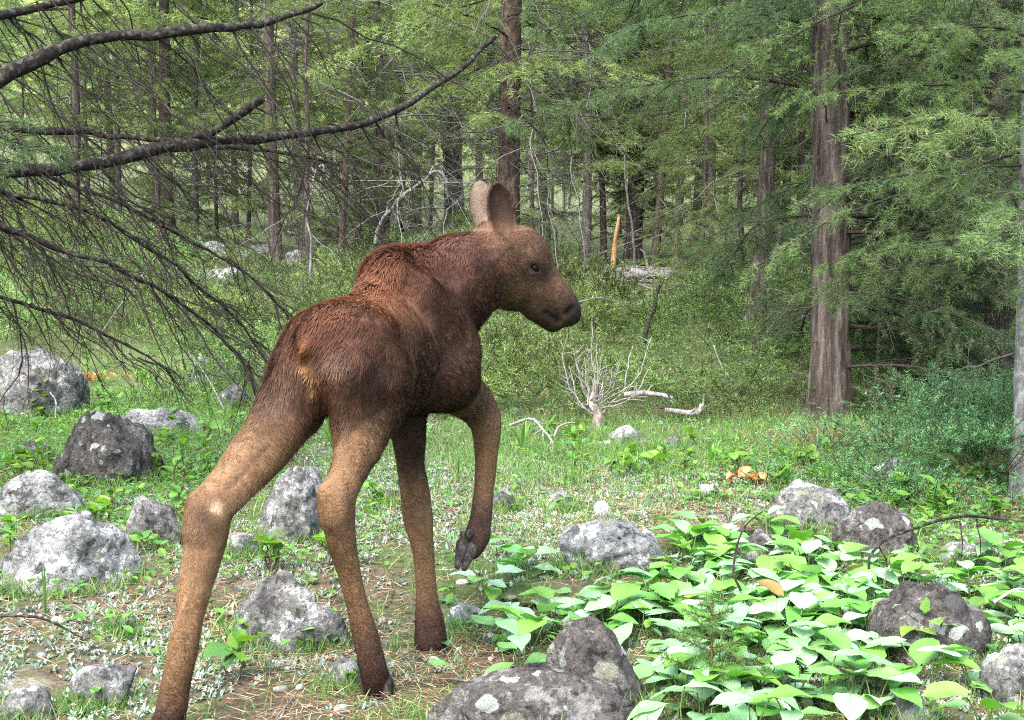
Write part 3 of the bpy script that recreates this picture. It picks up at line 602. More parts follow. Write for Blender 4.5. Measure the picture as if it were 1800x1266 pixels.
# ------------------------------------------------------------------ boulders
def mat_rock(name, base, dark, pale, lich=0.5, scale=1.0):
    m, t, b, out, L = newmat(name)
    tc = N(t, 'TexCoord'); oi = N(t, 'ObjectInfo'); va = N(t, 'VectorMath', operation='ADD'); vm = N(t, 'VectorMath', operation='SCALE'); vm.inputs['Scale'].default_value = 9.0
    cx = N(t, 'CombineXYZ'); L(oi.outputs['Random'], cx.inputs[0]); L(oi.outputs['Random'], cx.inputs[1]); L(cx.outputs[0], vm.inputs[0]); L(tc.outputs['Object'], va.inputs[0]); L(vm.outputs[0], va.inputs[1])
    def nz(s, d=6, r=0.6):
        n = N(t, 'TexNoise'); n.inputs['Scale'].default_value = s * scale; n.inputs['Detail'].default_value = d; n.inputs['Roughness'].default_value = r; L(va.outputs[0], n.inputs['Vector']); return n
    def ramp(sock, stops):
        r = N(t, 'ValToRGB'); e = r.color_ramp.elements
        while len(e) < len(stops): e.new(0.5)
        for q, (p_, c) in zip(e, stops): q.position = p_; q.color = (*c, 1)
        L(sock, r.inputs[0]); return r
    big = nz(7.5, 12, 0.82); fine = nz(75, 5, 0.7)
    c0 = ramp(big.outputs['Fac'], [(0.43, dark), (0.455, base), (0.535, base), (0.555, pale)])
    c1 = ramp(fine.outputs['Fac'], [(0.32, (0.35, 0.35, 0.35)), (0.5, (1, 1, 1)), (0.7, (1.4, 1.4, 1.4))])
    mx = N(t, 'MixRGB', blend_type='MULTIPLY'); mx.inputs[0].default_value = 0.6; L(c0.outputs[0], mx.inputs[1]); L(c1.outputs[0], mx.inputs[2])
    # crusty lichen discs: pale, dark and a little yellow-green
    vd = N(t, 'TexVoronoi'); vd.inputs['Scale'].default_value = 21 * scale; vd.inputs['Randomness'].default_value = 1.0
    wp = N(t, 'VectorMath', operation='ADD'); ws = N(t, 'VectorMath', operation='SCALE'); ws.inputs['Scale'].default_value = 0.06; n3 = nz(22, 4); L(n3.outputs['Color'], ws.inputs[0]); L(va.outputs[0], wp.inputs[0]); L(ws.outputs[0], wp.inputs[1]); L(wp.outputs[0], vd.inputs['Vector'])
    sp = N(t, 'SeparateColor'); L(vd.outputs['Color'], sp.inputs[0])
    th = N(t, 'MapRange'); th.inputs[1].default_value = 0.0; th.inputs[2].default_value = 1.0; th.inputs[3].default_value = -0.20 + lich * 0.14; th.inputs[4].default_value = 0.34 + lich * 0.26; L(sp.outputs[0], th.inputs[0])
    lt = N(t, 'Math', operation='LESS_THAN'); L(vd.outputs['Distance'], lt.inputs[0]); L(th.outputs[0], lt.inputs[1])
    mk = N(t, 'Math', operation='MULTIPLY'); gate = ramp(nz(3.2, 4).outputs['Fac'], [(0.34, (0, 0, 0)), (0.40, (1, 1, 1))]); L(lt.outputs[0], mk.inputs[0]); L(gate.outputs[0], mk.inputs[1])
    lc = ramp(sp.outputs[1], [(0.0, (0.27, 0.29, 0.275)), (0.55, (0.19, 0.205, 0.195)), (0.72, (0.05, 0.05, 0.05)), (0.95, (0.16, 0.17, 0.13))])
    m2 = N(t, 'MixRGB'); L(mk.outputs[0], m2.inputs[0]); L(mx.outputs[0], m2.inputs[1]); L(lc.outputs[0], m2.inputs[2])
    sk = ramp(nz(28, 6, 0.7).outputs['Fac'], [(0.38, (0.28, 0.28, 0.28)), (0.43, (1, 1, 1)), (0.60, (1, 1, 1)), (0.64, (1.7, 1.75, 1.75))])
    mk2 = N(t, 'MixRGB', blend_type='MULTIPLY'); mk2.inputs[0].default_value = 0.85; L(m2.outputs[0], mk2.inputs[1]); L(sk.outputs[0], mk2.inputs[2])
    m3 = N(t, 'MixRGB', blend_type='MULTIPLY'); m3.inputs[0].default_value = 0.5; L(mk2.outputs[0], m3.inputs[1]); L(c1.outputs[0], m3.inputs[2])
    L(m3.outputs[0], b.inputs['Base Color']); b.inputs['Roughness'].default_value = 0.92; b.inputs['Specular IOR Level'].default_value = 0.15
    b1 = N(t, 'Bump'); b1.inputs['Strength'].default_value = 1.0; b1.inputs['Distance'].default_value = 0.016; L(nz(40, 7, 0.7).outputs['Fac'], b1.inputs['Height']); L(b1.outputs[0], b.inputs['Normal'])
    return m
R_GREY = mat_rock('grey_lichen_rock', (0.115, 0.118, 0.115), (0.042, 0.042, 0.042), (0.27, 0.28, 0.275), 0.55)
R_DARK = mat_rock('dark_lichen_rock', (0.065, 0.062, 0.058), (0.026, 0.025, 0.024), (0.15, 0.15, 0.145), 0.85)
R_PALE = mat_rock('pale_limestone', (0.155, 0.165, 0.165), (0.050, 0.051, 0.052), (0.40, 0.415, 0.41), 0.45)
def icosphere(n=4):
    import bmesh
    bm = bmesh.new(); bmesh.ops.create_icosphere(bm, subdivisions=n, radius=1.0)
    V = np.array([v.co for v in bm.verts]); F = np.array([[v.index for v in f.verts] for f in bm.faces]); bm.free(); return V, F
ICO = {k: icosphere(k) for k in (3, 4, 5)}
def rock(u0, u1, vt, vb, label, mat, seed, res=5, depth=0.8, facet=0.55, skew=0.0, sink=0.6, push=0.0):
    rg = np.random.default_rng(seed)
    base = hit((u0 + u1) / 2, vb); d = base[1] + push
    wdt = (u1 - u0) / FPX * d; hgt = (vb - vt) / FPX * d
    V, F = ICO[res]
    Nn = unit(rg.normal(size=(11, 3)) + A3(0, 0, 0.25)); dist = 0.50 + 0.34 * rg.random(11)
    dt = V @ Nn.T; q = np.where(dt > 0.05, dist / np.maximum(dt, 0.05), 9.0); q = np.sort(q, 1)
    r = 1 / ((q[:, :3] ** -9).sum(1) ** (1 / 9)); r = np.minimum(r, 1.5)
    r = (1 - facet) * 0.95 + facet * r
    r = r * (1 + 0.26 * fbm(V * 1.0, 0.9, 3, seed) + 0.10 * fbm(V, 0.26, 3, seed + 2) - 0.10 * np.maximum(0, 0.25 - np.abs(noise(V, 0.55, seed + 4))) / 0.25 + 0.022 * noise(V, 0.07, seed + 5))
    V = V * r[:, None]
    V = V - (V.max(0) + V.min(0)) / 2; e = V.max(0)
    V = V / e; V[:, 0] += skew * V[:, 2]
    full = hgt * (1 + sink)                         # part of it lies buried
    dep = max(wdt * depth, full * 0.7)
    V = V * A3(wdt / 2, dep / 2, full / 2)
    loc = A3(base[0], base[1] + dep * 0.42, 0); top = base[2] + hgt
    # height needed so that the crest meets the sight line of the photo
    c = ray((u0 + u1) / 2, vt); top = CAMH + c[2] / c[1] * (loc[1] + push); zc = top - full / 2
    zc = min(zc, float(zg(loc[0], loc[1])) + full * 0.22)
    mb = MB(); mb.add(V, F); o = mb.build('boulder' if wdt > 0.12 else 'stone', mat, None, True, loc=(loc[0], loc[1], zc))
    return tag(o, label, 'rock')
ROCKS = [
 (-40, 132, 612, 738, 'big rounded grey boulder beside the young leafy shoots under the hanging dead twigs', R_GREY, 11, 5, 0.9, 0.35, 0),
 (80, 268, 718, 858, 'dome shaped boulder with a dark blackish crown and grey foot', R_DARK, 12, 5, 0.9, 0.3, 0),
 (195, 365, 716, 775, 'low flat white topped slab just behind the dark crowned boulder', R_PALE, 13, 4, 0.5, 0.5, 0),
 (-15, 130, 826, 915, 'pale flat rock on top of the large white lichened boulder', R_PALE, 14, 4, 0.8, 0.5, 0),
 (-60, 228, 896, 1048, 'large white lichened boulder with a hollow dark underside', R_PALE, 15, 5, 0.8, 0.5, 0.1),
 (383, 612, 1008, 1150, 'grey angular boulder lying between the calf hind legs', R_GREY, 36, 5, 0.7, 0.7, -0.15),
 (438, 562, 815, 958, 'mottled grey rock standing behind the calf left hind hock', R_GREY, 17, 5, 0.6, 0.6, 0),
 (563, 645, 1160, 1212, 'small smooth grey stone touching the right hind hoof', R_GREY, 18, 4, 0.8, 0.3, 0),
 (108, 218, 1166, 1248, 'grey stone with a broken corner beside silvery leaves and the left hind foot', R_GREY, 19, 4, 0.8, 0.8, 0.2),
 (-20, 92, 1204, 1275, 'low grey stone with dry grass stems lying over it', R_GREY, 20, 4, 0.8, 0.4, 0),
 (718, 1165, 1172, 1300, 'broad lichen crusted slab with a white patch beside the calf hooves', R_DARK, 21, 5, 0.5, 0.5, 0),
 (963, 1158, 1082, 1250, 'pointed lichen spotted boulder rising behind the broad slab', R_DARK, 22, 5, 0.7, 0.65, -0.25),
 (982, 1170, 912, 1010, 'pale domed boulder behind the broad leaf patch, dandelion clock beside it', R_PALE, 23, 5, 0.7, 0.45, 0),
 (1362, 1505, 848, 938, 'grey peaked boulder next to a dark rounded one', R_GREY, 24, 5, 0.8, 0.7, 0.1),
 (1478, 1642, 882, 992, 'dark rounded boulder under the arching bare stem', R_DARK, 25, 5, 0.8, 0.35, 0),
 (1296, 1384, 934, 1006, 'small dark stone behind the thin curved stem', R_DARK, 26, 4, 0.8, 0.6, 0),
 (1540, 1778, 1018, 1172, 'large round boulder spotted with pale lichen discs among broad leaves', R_DARK, 27, 5, 0.8, 0.2, 0),
 (1738, 1850, 1130, 1248, 'pale grey rock with dry needles lodged against the round spotted boulder', R_GREY, 28, 5, 0.8, 0.4, 0),
 (1555, 1665, 1208, 1280, 'small grey rock sunk between broad leaves at the foot of the round spotted boulder', R_GREY, 29, 4, 0.8, 0.4, 0),
 (1655, 1742, 952, 1000, 'small pale stone under the hanging stubs of the arching stem', R_PALE, 30, 4, 0.8, 0.5, 0),
 (1520, 1640, 800, 862, 'grey and white rock at the edge of the bright juniper bush', R_PALE, 31, 4, 0.6, 0.7, 0),
 (1066, 1134, 748, 788, 'pale half dome stone at the foot of the dead white shrub', R_PALE, 32, 4, 0.8, 0.25, 0),
 (1046, 1084, 772, 800, 'small white stone next to the pale half dome stone', R_PALE, 33, 4, 0.8, 0.4, 0),
 (1110, 1152, 772, 798, 'low flat stone in grass right of the half dome stone', R_GREY, 34, 4, 0.8, 0.4, 0),
 (1162, 1204, 766, 800, 'bluish grey stone in the grass below the white driftwood', R_GREY, 35, 4, 0.8, 0.4, 0),
 (312, 405, 615, 690, 'dull grey boulder half hidden by drooping dead twigs', R_GREY, 37, 4, 0.8, 0.4, 0),
 (392, 440, 638, 690, 'small dark stone behind the drooping twigs near the calf rump', R_DARK, 38, 4, 0.8, 0.4, 0),
 (372, 446, 674, 722, 'pale grey stone at the tips of the drooping twigs', R_GREY, 39, 4, 0.8, 0.4, 0),
 (442, 476, 644, 700, 'pale lichened stone beside the calf left thigh', R_PALE, 40, 4, 0.8, 0.5, 0),
 (958, 1012, 862, 900, 'small bluish grey stone in silvery ground cover beyond the dandelion clock', R_GREY, 41, 4, 0.8, 0.5, 0),
 (856, 908, 858, 902, 'white stone beside the raised foreleg', R_PALE, 42, 4, 0.8, 0.5, 0),
 (776, 860, 1062, 1108, 'flat pale stone behind the standing front hoof', R_PALE, 43, 4, 0.8, 0.5, 0),
 (1226, 1276, 850, 886, 'small brown grey stone near the orange dry leaves', R_DARK, 44, 4, 0.8, 0.5, 0),
 (325, 402, 424, 455, 'far pale rock on the slope beside the grey fallen logs', R_PALE, 45, 4, 0.8, 0.6, 0),
 (392, 482, 428, 458, 'far broad white rock behind the dark slim trunk', R_PALE, 46, 4, 0.8, 0.6, 0),
 (488, 545, 438, 474, 'far white rock between the two slim dark trunks', R_PALE, 47, 4, 0.8, 0.6, 0),
 (548, 622, 470, 502, 'far pale rock just behind the calf withers', R_PALE, 48, 4, 0.8, 0.6, 0),
 (330, 440, 470, 500, 'long low pale rock on the slope above green junipers', R_PALE, 49, 4, 0.8, 0.6, 0),
 (200, 330, 870, 960, 'low weathered stone overgrown by shoots beside the left hock', R_GREY, 50, 4, 0.8, 0.6, 0),
 (385, 450, 935, 985, 'small grey stone just right of the left hind shank', R_GREY, 51, 4, 0.8, 0.6, 0),
 (0, 90, 775, 815, 'flat dark stone in front of the big rounded boulder', R_DARK, 52, 4, 0.8, 0.5, 0),
 (660, 720, 860, 890, 'dark flat stone between the hind and front legs', R_DARK, 53, 4, 0.8, 0.5, 0),
 (185, 240, 1085, 1115, 'thin grey shard lying flat in the needle litter', R_GREY, 54, 4, 0.8, 0.7, 0),
]
for u0, u1, vt, vb, lb, mt, sd_, rs, dp, fc, sk in ROCKS: rock(u0, u1, vt, vb, lb, mt, sd_, rs, dp, fc, sk)
# ------------------------------------------------------------------ trees
M_NEEDLE = mat_leaf('fir_needles', 0.40, 0.6, 0.22, (0.9, 1.1, 0.4), 25, 0.25)
M_PINE = mat_leaf('pine_needles', 0.45, 0.6, 0.25, (1.0, 1.1, 0.35), 12, 0.25)
M_TWIG = mat_attr('dead_wood', 0.9, 0.12, 45, 0.5)
M_BARK_FIR = mat_bark('fir_bark', (0.018, 0.014, 0.012), (0.058, 0.047, 0.041), (0.15, 0.128, 0.11), 0.9, 1.0, 0.13, 0.06)
M_BARK_PINE = mat_bark('pine_bark', (0.026, 0.022, 0.020), (0.075, 0.066, 0.060), (0.165, 0.148, 0.135), 1.0, 0.7, 0.35, 0.25)
M_BARK_RED = mat_bark('reddish_bark', (0.025, 0.018, 0.015), (0.07, 0.05, 0.039), (0.15, 0.112, 0.086), 1.0, 0.7, 0.35, 0.1)
M_BARK_GREY = mat_bark('grey_bark', (0.07, 0.07, 0.066), (0.15, 0.15, 0.145), (0.27, 0.28, 0.275), 1.1, 0.6, 0.5, 0.5)
M_BARK_DARK = mat_bark('dark_branch_bark', (0.006, 0.005, 0.0045), (0.018, 0.015, 0.013), (0.05, 0.042, 0.035), 2.2, 1.0, 0.6, 0.12)
M_DRIFT = mat_bark('weathered_wood', (0.09, 0.088, 0.085), (0.22, 0.215, 0.205), (0.40, 0.39, 0.37), 1.6, 0.5, 0.3)

def needle_twigs(mb, paths, col, nlen=0.024, nw=0.0016, per_m=420, spread=0.9, droop=0.0, rg=RNG, flat=0.5):
    """needles set along many twig paths (n,k,3)"""
    n, k, _ = paths.shape
    ln = np.linalg.norm(np.diff(paths, axis=1), axis=-1).sum(1)
    cnt = np.maximum(3, (ln * per_m).astype(int)); idx = np.repeat(np.arange(n), cnt); t = rg.random(len(idx)) * (k - 1) * 0.999; i = t.astype(int); f = (t - i)[:, None]
    p = paths[idx, i] * (1 - f) + paths[idx, i + 1] * f; tan = unit(paths[idx, i + 1] - paths[idx, i])
    rnd = rg.normal(size=p.shape); rnd[:, 2] *= (1 - flat); side = unit(rnd - tan * (rnd * tan).sum(1, keepdims=True))
    d = unit(tan * (0.35 + 0.5 * rg.random((len(p), 1))) + side * spread + A3(0, 0, -droop))
    c = col * (0.65 + 0.7 * rg.random((len(p), 1))); c = c * (1 + A3(0.25, 0.05, -0.1) * rg.normal(size=(len(p), 1)) * 0.5)
    blades(mb, p, d, nlen * (0.7 + 0.6 * rg.random(len(p))), nw, np.clip(c, 0.004, 1), seg=1)
def bough(seed, L=1.4, nt=26, col=(0.05, 0.09, 0.035), nlen=0.026, nw=0.0019, per_m=430, droop=0.35, bare=0.30, twl=0.30, wood=(0.05, 0.04, 0.033)):
    """one live fir bough along +X, drooping, flat sprays of needled twigs"""
    rg = np.random.default_rng(seed); mb = MB(); col = np.asarray(col, float)
    ax = np.linspace(0, 1, 12); main = np.stack([ax * L, 0.06 * L * np.sin(ax * 3 + rg.random() * 6), L * (0.10 * ax - droop * ax ** 2)], -1); main = wiggle(main, 0.02 * L, 0.35 * L, seed)
    main -= main[0]
    tubes(mb, main, np.linspace(0.0075 * L, 0.0020, 12), np.asarray(wood), 6)
    t = np.sort(np.concatenate([bare + (1 - bare) * rg.random(nt), 0.05 + bare * rg.random(nt // 5)])); t = np.minimum(t, 0.995); sgn = np.where(np.arange(len(t)) % 2, 1, -1)
    i = (t * 11).astype(int); f = (t * 11 - i)[:, None]; o = main[i] * (1 - f) + main[i + 1] * f; tan = unit(main[i + 1] - main[i])
    l2 = twl * L / 1.4 * (1.15 - t) * (0.6 + 0.8 * rg.random(len(t))) + 0.05
    d2 = unit(tan * 0.75 + sgn[:, None] * A3(0, 1, 0) * 0.9 + A3(0, 0, 0.1) + 0.25 * rg.normal(size=(len(t), 3)))
    s = np.linspace(0, 1, 5)[None, :, None]
    tw = o[:, None] + d2[:, None] * l2[:, None, None] * s + A3(0, 0, -1) * (l2 * (0.15 + 0.5 * rg.random(len(t))))[:, None, None] * s ** 2
    tubes(mb, tw, np.broadcast_to(np.linspace(0.0030, 0.0010, 5), tw.shape[:2]), np.asarray(wood) * 1.3, 4)
    # second order sprays
    par = np.repeat(np.arange(len(t)), 5); tt = 0.2 + 0.75 * rg.random(len(par)); j = (tt * 4).astype(int); g = (tt * 4 - j)[:, None]
    o3 = tw[par, j] * (1 - g) + tw[par, j + 1] * g; tn = unit(tw[par, j + 1] - tw[par, j]); sd = np.cross(tn, A3(0, 0, 1)) * np.where(np.arange(len(par)) % 2, 1, -1)[:, None]
    d3 = unit(tn * 0.8 + sd * 0.8 + 0.25 * rg.normal(size=tn.shape)); l3 = l2[par] * (1.05 - tt) * 0.55 + 0.03
    s3 = np.linspace(0, 1, 3)[None, :, None]; tw3 = o3[:, None] + d3[:, None] * l3[:, None, None] * s3 + A3(0, 0, -1) * (0.25 * l3)[:, None, None] * s3 ** 2
    live = t > bare * 0.9
    needle_twigs(mb, tw[live], col, nlen, nw, per_m, rg=rg)
    needle_twigs(mb, tw3[live[par]], col, nlen, nw, per_m, rg=rg)
    if (~live).any(): tubes(mb, tw3[~live[par]], np.broadcast_to(np.array([0.0016, 0.0012, 0.0006]), (int((~live[par]).sum()), 3)), np.asarray(wood) * 2.2, 3)
    tip = main[None, 7:]
    needle_twigs(mb, tip, col, nlen, nw, per_m, rg=rg)
    return mb
BOUGHS = [bough(100 + k, 1.35, 30, (0.105, 0.162, 0.080), 0.026, 0.0021, 430, 0.32, 0.10).mesh('bough', M_NEEDLE, False) for k in range(4)]
BOUGHS_LT = [bough(110 + k, 1.2, 20, (0.14, 0.21, 0.085), 0.030, 0.0024, 360, 0.2, 0.15).mesh('bough', M_NEEDLE, False) for k in range(3)]
BOUGHS_MID = [bough(120 + k, 1.6, 20, (0.175, 0.240, 0.105), 0.050, 0.0062, 130, 0.22, 0.1, 0.45) for k in range(4)]      # coarser, for trees further off
BOUGHS_MIDM = [b.mesh('bough', M_PINE, False) for b in BOUGHS_MID]

def trunk_mesh(h, r0, r1, seed, sides=18, rows=60, rough=0.03, lean=(0, 0), flare=0.35, bend=0.06):
    z = np.linspace(0, 1, rows) ** 1.2 * (h + 0.35) - 0.35; tt = np.clip(z / h, 0, 1); r = r0 + (r1 - r0) * tt + r0 * flare * np.exp(-np.maximum(z, 0) / 0.22)
    an = np.arange(sides) * 2 * math.pi / sides
    cx = lean[0] * z + bend * noise(np.stack([z, z * 0, z * 0], -1), 2.3, seed); cy_ = lean[1] * z + bend * noise(np.stack([z, z * 0, z * 0], -1), 2.3, seed + 9)
    cx = cx - np.interp(0, z, cx); cy_ = cy_ - np.interp(0, z, cy_)
    q = np.stack([np.cos(an)[None] + 0 * z[:, None], np.sin(an)[None] + 0 * z[:, None], z[:, None] * 0.18 / max(r0, 0.05) * 0.4 + 0 * an[None]], -1)
    rr = r[:, None] * (1 + rough * 2.2 * fbm(q, 0.35, 3, seed) + 0.06 * noise(q * A3(1, 1, 0.2), 1.2, seed + 3))
    V = np.stack([cx[:, None] + rr * np.cos(an), cy_[:, None] + rr * np.sin(an), z[:, None] + 0 * rr], -1)
    i = (np.arange(rows - 1)[:, None] * sides); j = np.arange(sides); j2 = (j + 1) % sides
    mb = MB(); mb.add(V.reshape(-1, 3), np.stack([i + j, i + j2, i + sides + j2, i + sides + j], -1).reshape(-1, 4)); mb.axis = (z, cx, cy_, r); return mb
def dead_twigs(seed, n, z0, z1, lmin, lmax, r_at, col, sub=5, droop=0.3, rad=0.006):
    """bare broken branches of the lower trunk, one mesh"""
    rg = np.random.default_rng(seed); mb = MB(); z = z0 + (z1 - z0) * rg.random(n); an = rg.random(n) * 2 * math.pi; l = lmin + (lmax - lmin) * rg.random(n) ** 1.5
    d = np.stack([np.cos(an), np.sin(an), 0.35 * rg.normal(size=n) - 0.05], -1); s = np.linspace(0, 1, 7)[None, :, None]
    p = A3(0, 0, 1) * z[:, None] + d * r_at * 0.7
    path = p[:, None] + d[:, None] * l[:, None, None] * s + A3(0, 0, -1) * (l * droop * (0.3 + rg.random(n)))[:, None, None] * s ** 2
    path = wiggle(path, 0.05, 0.16, seed); c = np.asarray(col) * (0.5 + 0.9 * rg.random((n, 1)))
    tubes(mb, path, rad * (0.6 + 0.8 * rg.random((n, 1))) * np.linspace(1, 0.25, 7)[None], c, 4)
    par = np.repeat(np.arange(n), sub); t = 0.2 + 0.75 * rg.random(len(par)); i = (t * 6).astype(int); f = (t * 6 - i)[:, None]; o = path[par, i] * (1 - f) + path[par, i + 1] * f
    d2 = unit(d[par] * 0.6 + rg.normal(size=(len(par), 3)) * 0.7 + A3(0, 0, -0.3)); l2 = l[par] * (0.2 + 0.35 * rg.random(len(par)))
    s4 = np.linspace(0, 1, 4)[None, :, None]; p2 = wiggle(o[:, None] + d2[:, None] * l2[:, None, None] * s4, 0.03, 0.1, seed + 3)
    tubes(mb, p2, rad * 0.38 * np.linspace(1, 0.4, 4)[None] * np.ones((len(par), 1)), c[par] * 1.1, 3)
    return mb
def crown_mesh(seed, z0, z1, n, lmax, col_scale=1.0, name='crown', droop_tilt=0.1, lmin=0.5):
    """a whole crown of boughs merged as one part"""
    rg = np.random.default_rng(seed); mb = MB(); arr = [b.arrays() for b in BOUGHS_MID]
    z = z0 + (z1 - z0) * (np.arange(n) + rg.random(n)) / n; an = np.arange(n) * 2.399 + rg.random(n); prof = np.interp((z - z0) / (z1 - z0), [0, 0.15, 0.5, 1], [0.75, 1, 0.8, 0.15])
    sc = np.maximum(lmin * 0.5, lmax * prof * (0.6 + 0.5 * rg.random(n))) / 1.6; tilt = droop_tilt * rg.normal(size=n)
    X = np.stack([np.cos(an) * np.cos(tilt), np.sin(an) * np.cos(tilt), np.sin(tilt)], -1); Y = np.stack([-np.sin(an), np.cos(an), 0 * an], -1); Z = np.cross(X, Y)
    which = rg.integers(0, len(arr), n)
    for k, (V, T, Q, C, _) in enumerate(arr):
        m = which == k
        if m.any():
            cc = C[None] * (col_scale * (0.75 + 0.5 * rg.random((int(m.sum()), 1, 1)))); stamp(mb, V, T, Q, X[m], Y[m], Z[m], A3(0, 0, 1) * z[m][:, None], sc[m], cc.reshape(-1, 3) if False else cc.reshape(int(m.sum()) * len(V), 3).reshape(int(m.sum()), len(V), 3))
    return mb.mesh(name, M_PINE, False)
CROWNS = [crown_mesh(200, 1.3, 8.5, 46, 1.9, 1.15), crown_mesh(201, 0.8, 7.5, 46, 1.8, 0.95), crown_mesh(202, 1.9, 9.5, 46, 2.1, 1.3), crown_mesh(203, 0.35, 6.5, 46, 1.7, 1.05)]
SAPL = [crown_mesh(210 + k, 0.12, 2.4 + 0.5 * k, 24, 1.0, 1.1, lmin=0.2) for k in range(2)]
GREYTW = (0.15, 0.145, 0.14)
DEADS = [dead_twigs(300 + k, 40, 0.5, 4.8, 0.35, 1.5, 0.09, GREYTW).mesh('dead_branches', M_TWIG) for k in range(4)]
TRUNKS = {}
def get_trunk(kind, k, h, r0):
    key = (kind, k)
    if key not in TRUNKS:
        TRUNKS[key] = trunk_mesh(10.0, 1.0 * 0.11, 0.04, 400 + k * 7, 12, 44, 0.05, bend=0.10).mesh('trunk', {'pine': M_BARK_PINE, 'red': M_BARK_RED, 'fir': M_BARK_FIR, 'grey': M_BARK_GREY}[kind])
    return TRUNKS[key]
def bgtree(u, v, wpx, label, crown=None, dead=True, kind='pine', lean=0.0, group=None, d=None, rz=None, csc=1.0, name='conifer', hs=1.0):
    if d is None: b = hit(u, v)
    else:
        r_ = ray(u, v); b = A3(0, 0, CAMH) + r_ * (d / r_[1]); b[2] = float(zg(b[0], b[1]))
    rg = np.random.default_rng(int(u * 7 + v * 13) % 99991)
    o = empty(name, b, label, 'tree', group, rz=rg.random() * 6.28 if rz is None else rz)
    ws = wpx / FPX * b[1] / 0.22
    t = child('trunk', get_trunk(kind, int(rg.integers(0, 4)), 10, 0.11), o, sc=(ws, ws, hs)); o.rotation_euler[1] = 0.0
    if lean:
        M_ = Matrix.Rotation(lean, 4, 'Y') @ Matrix.Rotation(o.rotation_euler[2], 4, 'Z'); o.rotation_euler = M_.to_euler()
    if crown is not None: child('crown', CROWNS[crown], o, rot=(0, 0, rg.random() * 6.28), sc=csc)
    if dead: child('dead_branches', DEADS[int(rg.integers(0, 4))], o, rot=(0, 0, rg.random() * 6.28), sc=(0.9 + 0.4 * rg.random(),) * 2 + (1.0,))
    return o
# --- trunks one can pick out
bgtree(485, 480, 22, 'slim dark trunk standing among the far white rocks', None, True, 'fir')
bgtree(546, 512, 13, 'thin dark dead trunk between the white rocks and the calf back', None, True, 'fir', hs=0.35)
bgtree(632, 425, 24, 'straight grey brown conifer behind the grey fallen logs', 2, True, 'pine')
bgtree(800, 415, 36, 'stout dark pine trunk rising directly behind the calf neck', 2, True, 'pine')
bgtree(892, 588, 44, 'reddish peeling pine trunk rising behind the calf ears', 2, True, 'red', csc=0.9)
bgtree(1030, 482, 17, 'slim straight trunk left of the scarred dark pine', 0, True, 'pine')
bgtree(1110, 472, 30, 'tall dark pine at the log pile with a pale stick against it', 0, True, 'fir')
bgtree(1150, 490, 15, 'forked thin dark trunk right of the tall dark pine', None, True, 'fir', 0.05)
bgtree(1186, 492, 16, 'thin leaning brown trunk at the middle of the log pile', None, True, 'pine', 0.06)
bgtree(1244, 512, 19, 'slim grey brown trunk at the right end of the log pile', 1, True, 'pine')
bgtree(1345, 490, 18, 'slim brown trunk between the log pile and the big fir', 1, True, 'red')
bgtree(1378, 490, 16, 'thin dark trunk just left of the big fir', 1, True, 'pine')
bgtree(1222, 470, 18, 'dark trunk leaning right near the sunlit gap', None, True, 'fir', 0.05, d=22)
bgtree(300, 440, 22, 'dark trunk behind the hanging twigs above the far white rocks', 1, True, 'fir')
bgtree(655, 430, 17, 'narrow dark trunk close beside the straight grey brown conifer', None, True, 'fir')
bgtree(730, 425, 20, 'grey trunk behind the bent pale dead branch', 0, True, 'pine')
FILL_LB = 'slender conifer in the dense stand behind, bare below and green above'
rgf = np.random.default_rng(21)
us = np.concatenate([np.linspace(-120, 1920, 30) + rgf.normal(size=30) * 26, np.linspace(-150, 1950, 26) + rgf.normal(size=26) * 34])
for k, u in enumerate(us):
    d = (15 + 9 * rgf.random()) if k < 30 else (25 + 14 * rgf.random())
    if 1120 < u < 1330 and k < 30 and rgf.random() < 0.5: continue
    bgtree(u, 480, (0.07 + 0.10 * rgf.random()) * FPX / d, FILL_LB, int(rgf.integers(0, 4)), d < 24, ['pine', 'fir', 'red', 'pine'][int(rgf.integers(0, 4))], 0.03 * rgf.normal(), 'slender conifers of the stand behind', d=d, csc=0.85 + 0.4 * rgf.random())
# young leafy firs of the understorey
SAP_LB = 'low bushy young fir green to the ground under the far trunks'
for k in range(20):
    u = -80 + 100 * k + rgf.normal() * 40; d = 11.5 + 10 * rgf.random()
    if 560 < u < 760 or 1020 < u < 1160: d += 5
    r_ = ray(u, 480); x = r_[0] / r_[1] * d; s_ = 0.6 + 0.5 * rgf.random()
    o = empty('young_fir', (x, d, float(zg(x, d))), SAP_LB, 'tree', 'young firs of the understorey', rz=rgf.random() * 6.28, sc=s_)
    child('trunk', get_trunk('fir', k % 4, 10, 0.11), o, sc=(0.35, 0.35, 0.27)); child('crown', SAPL[k % 2], o)

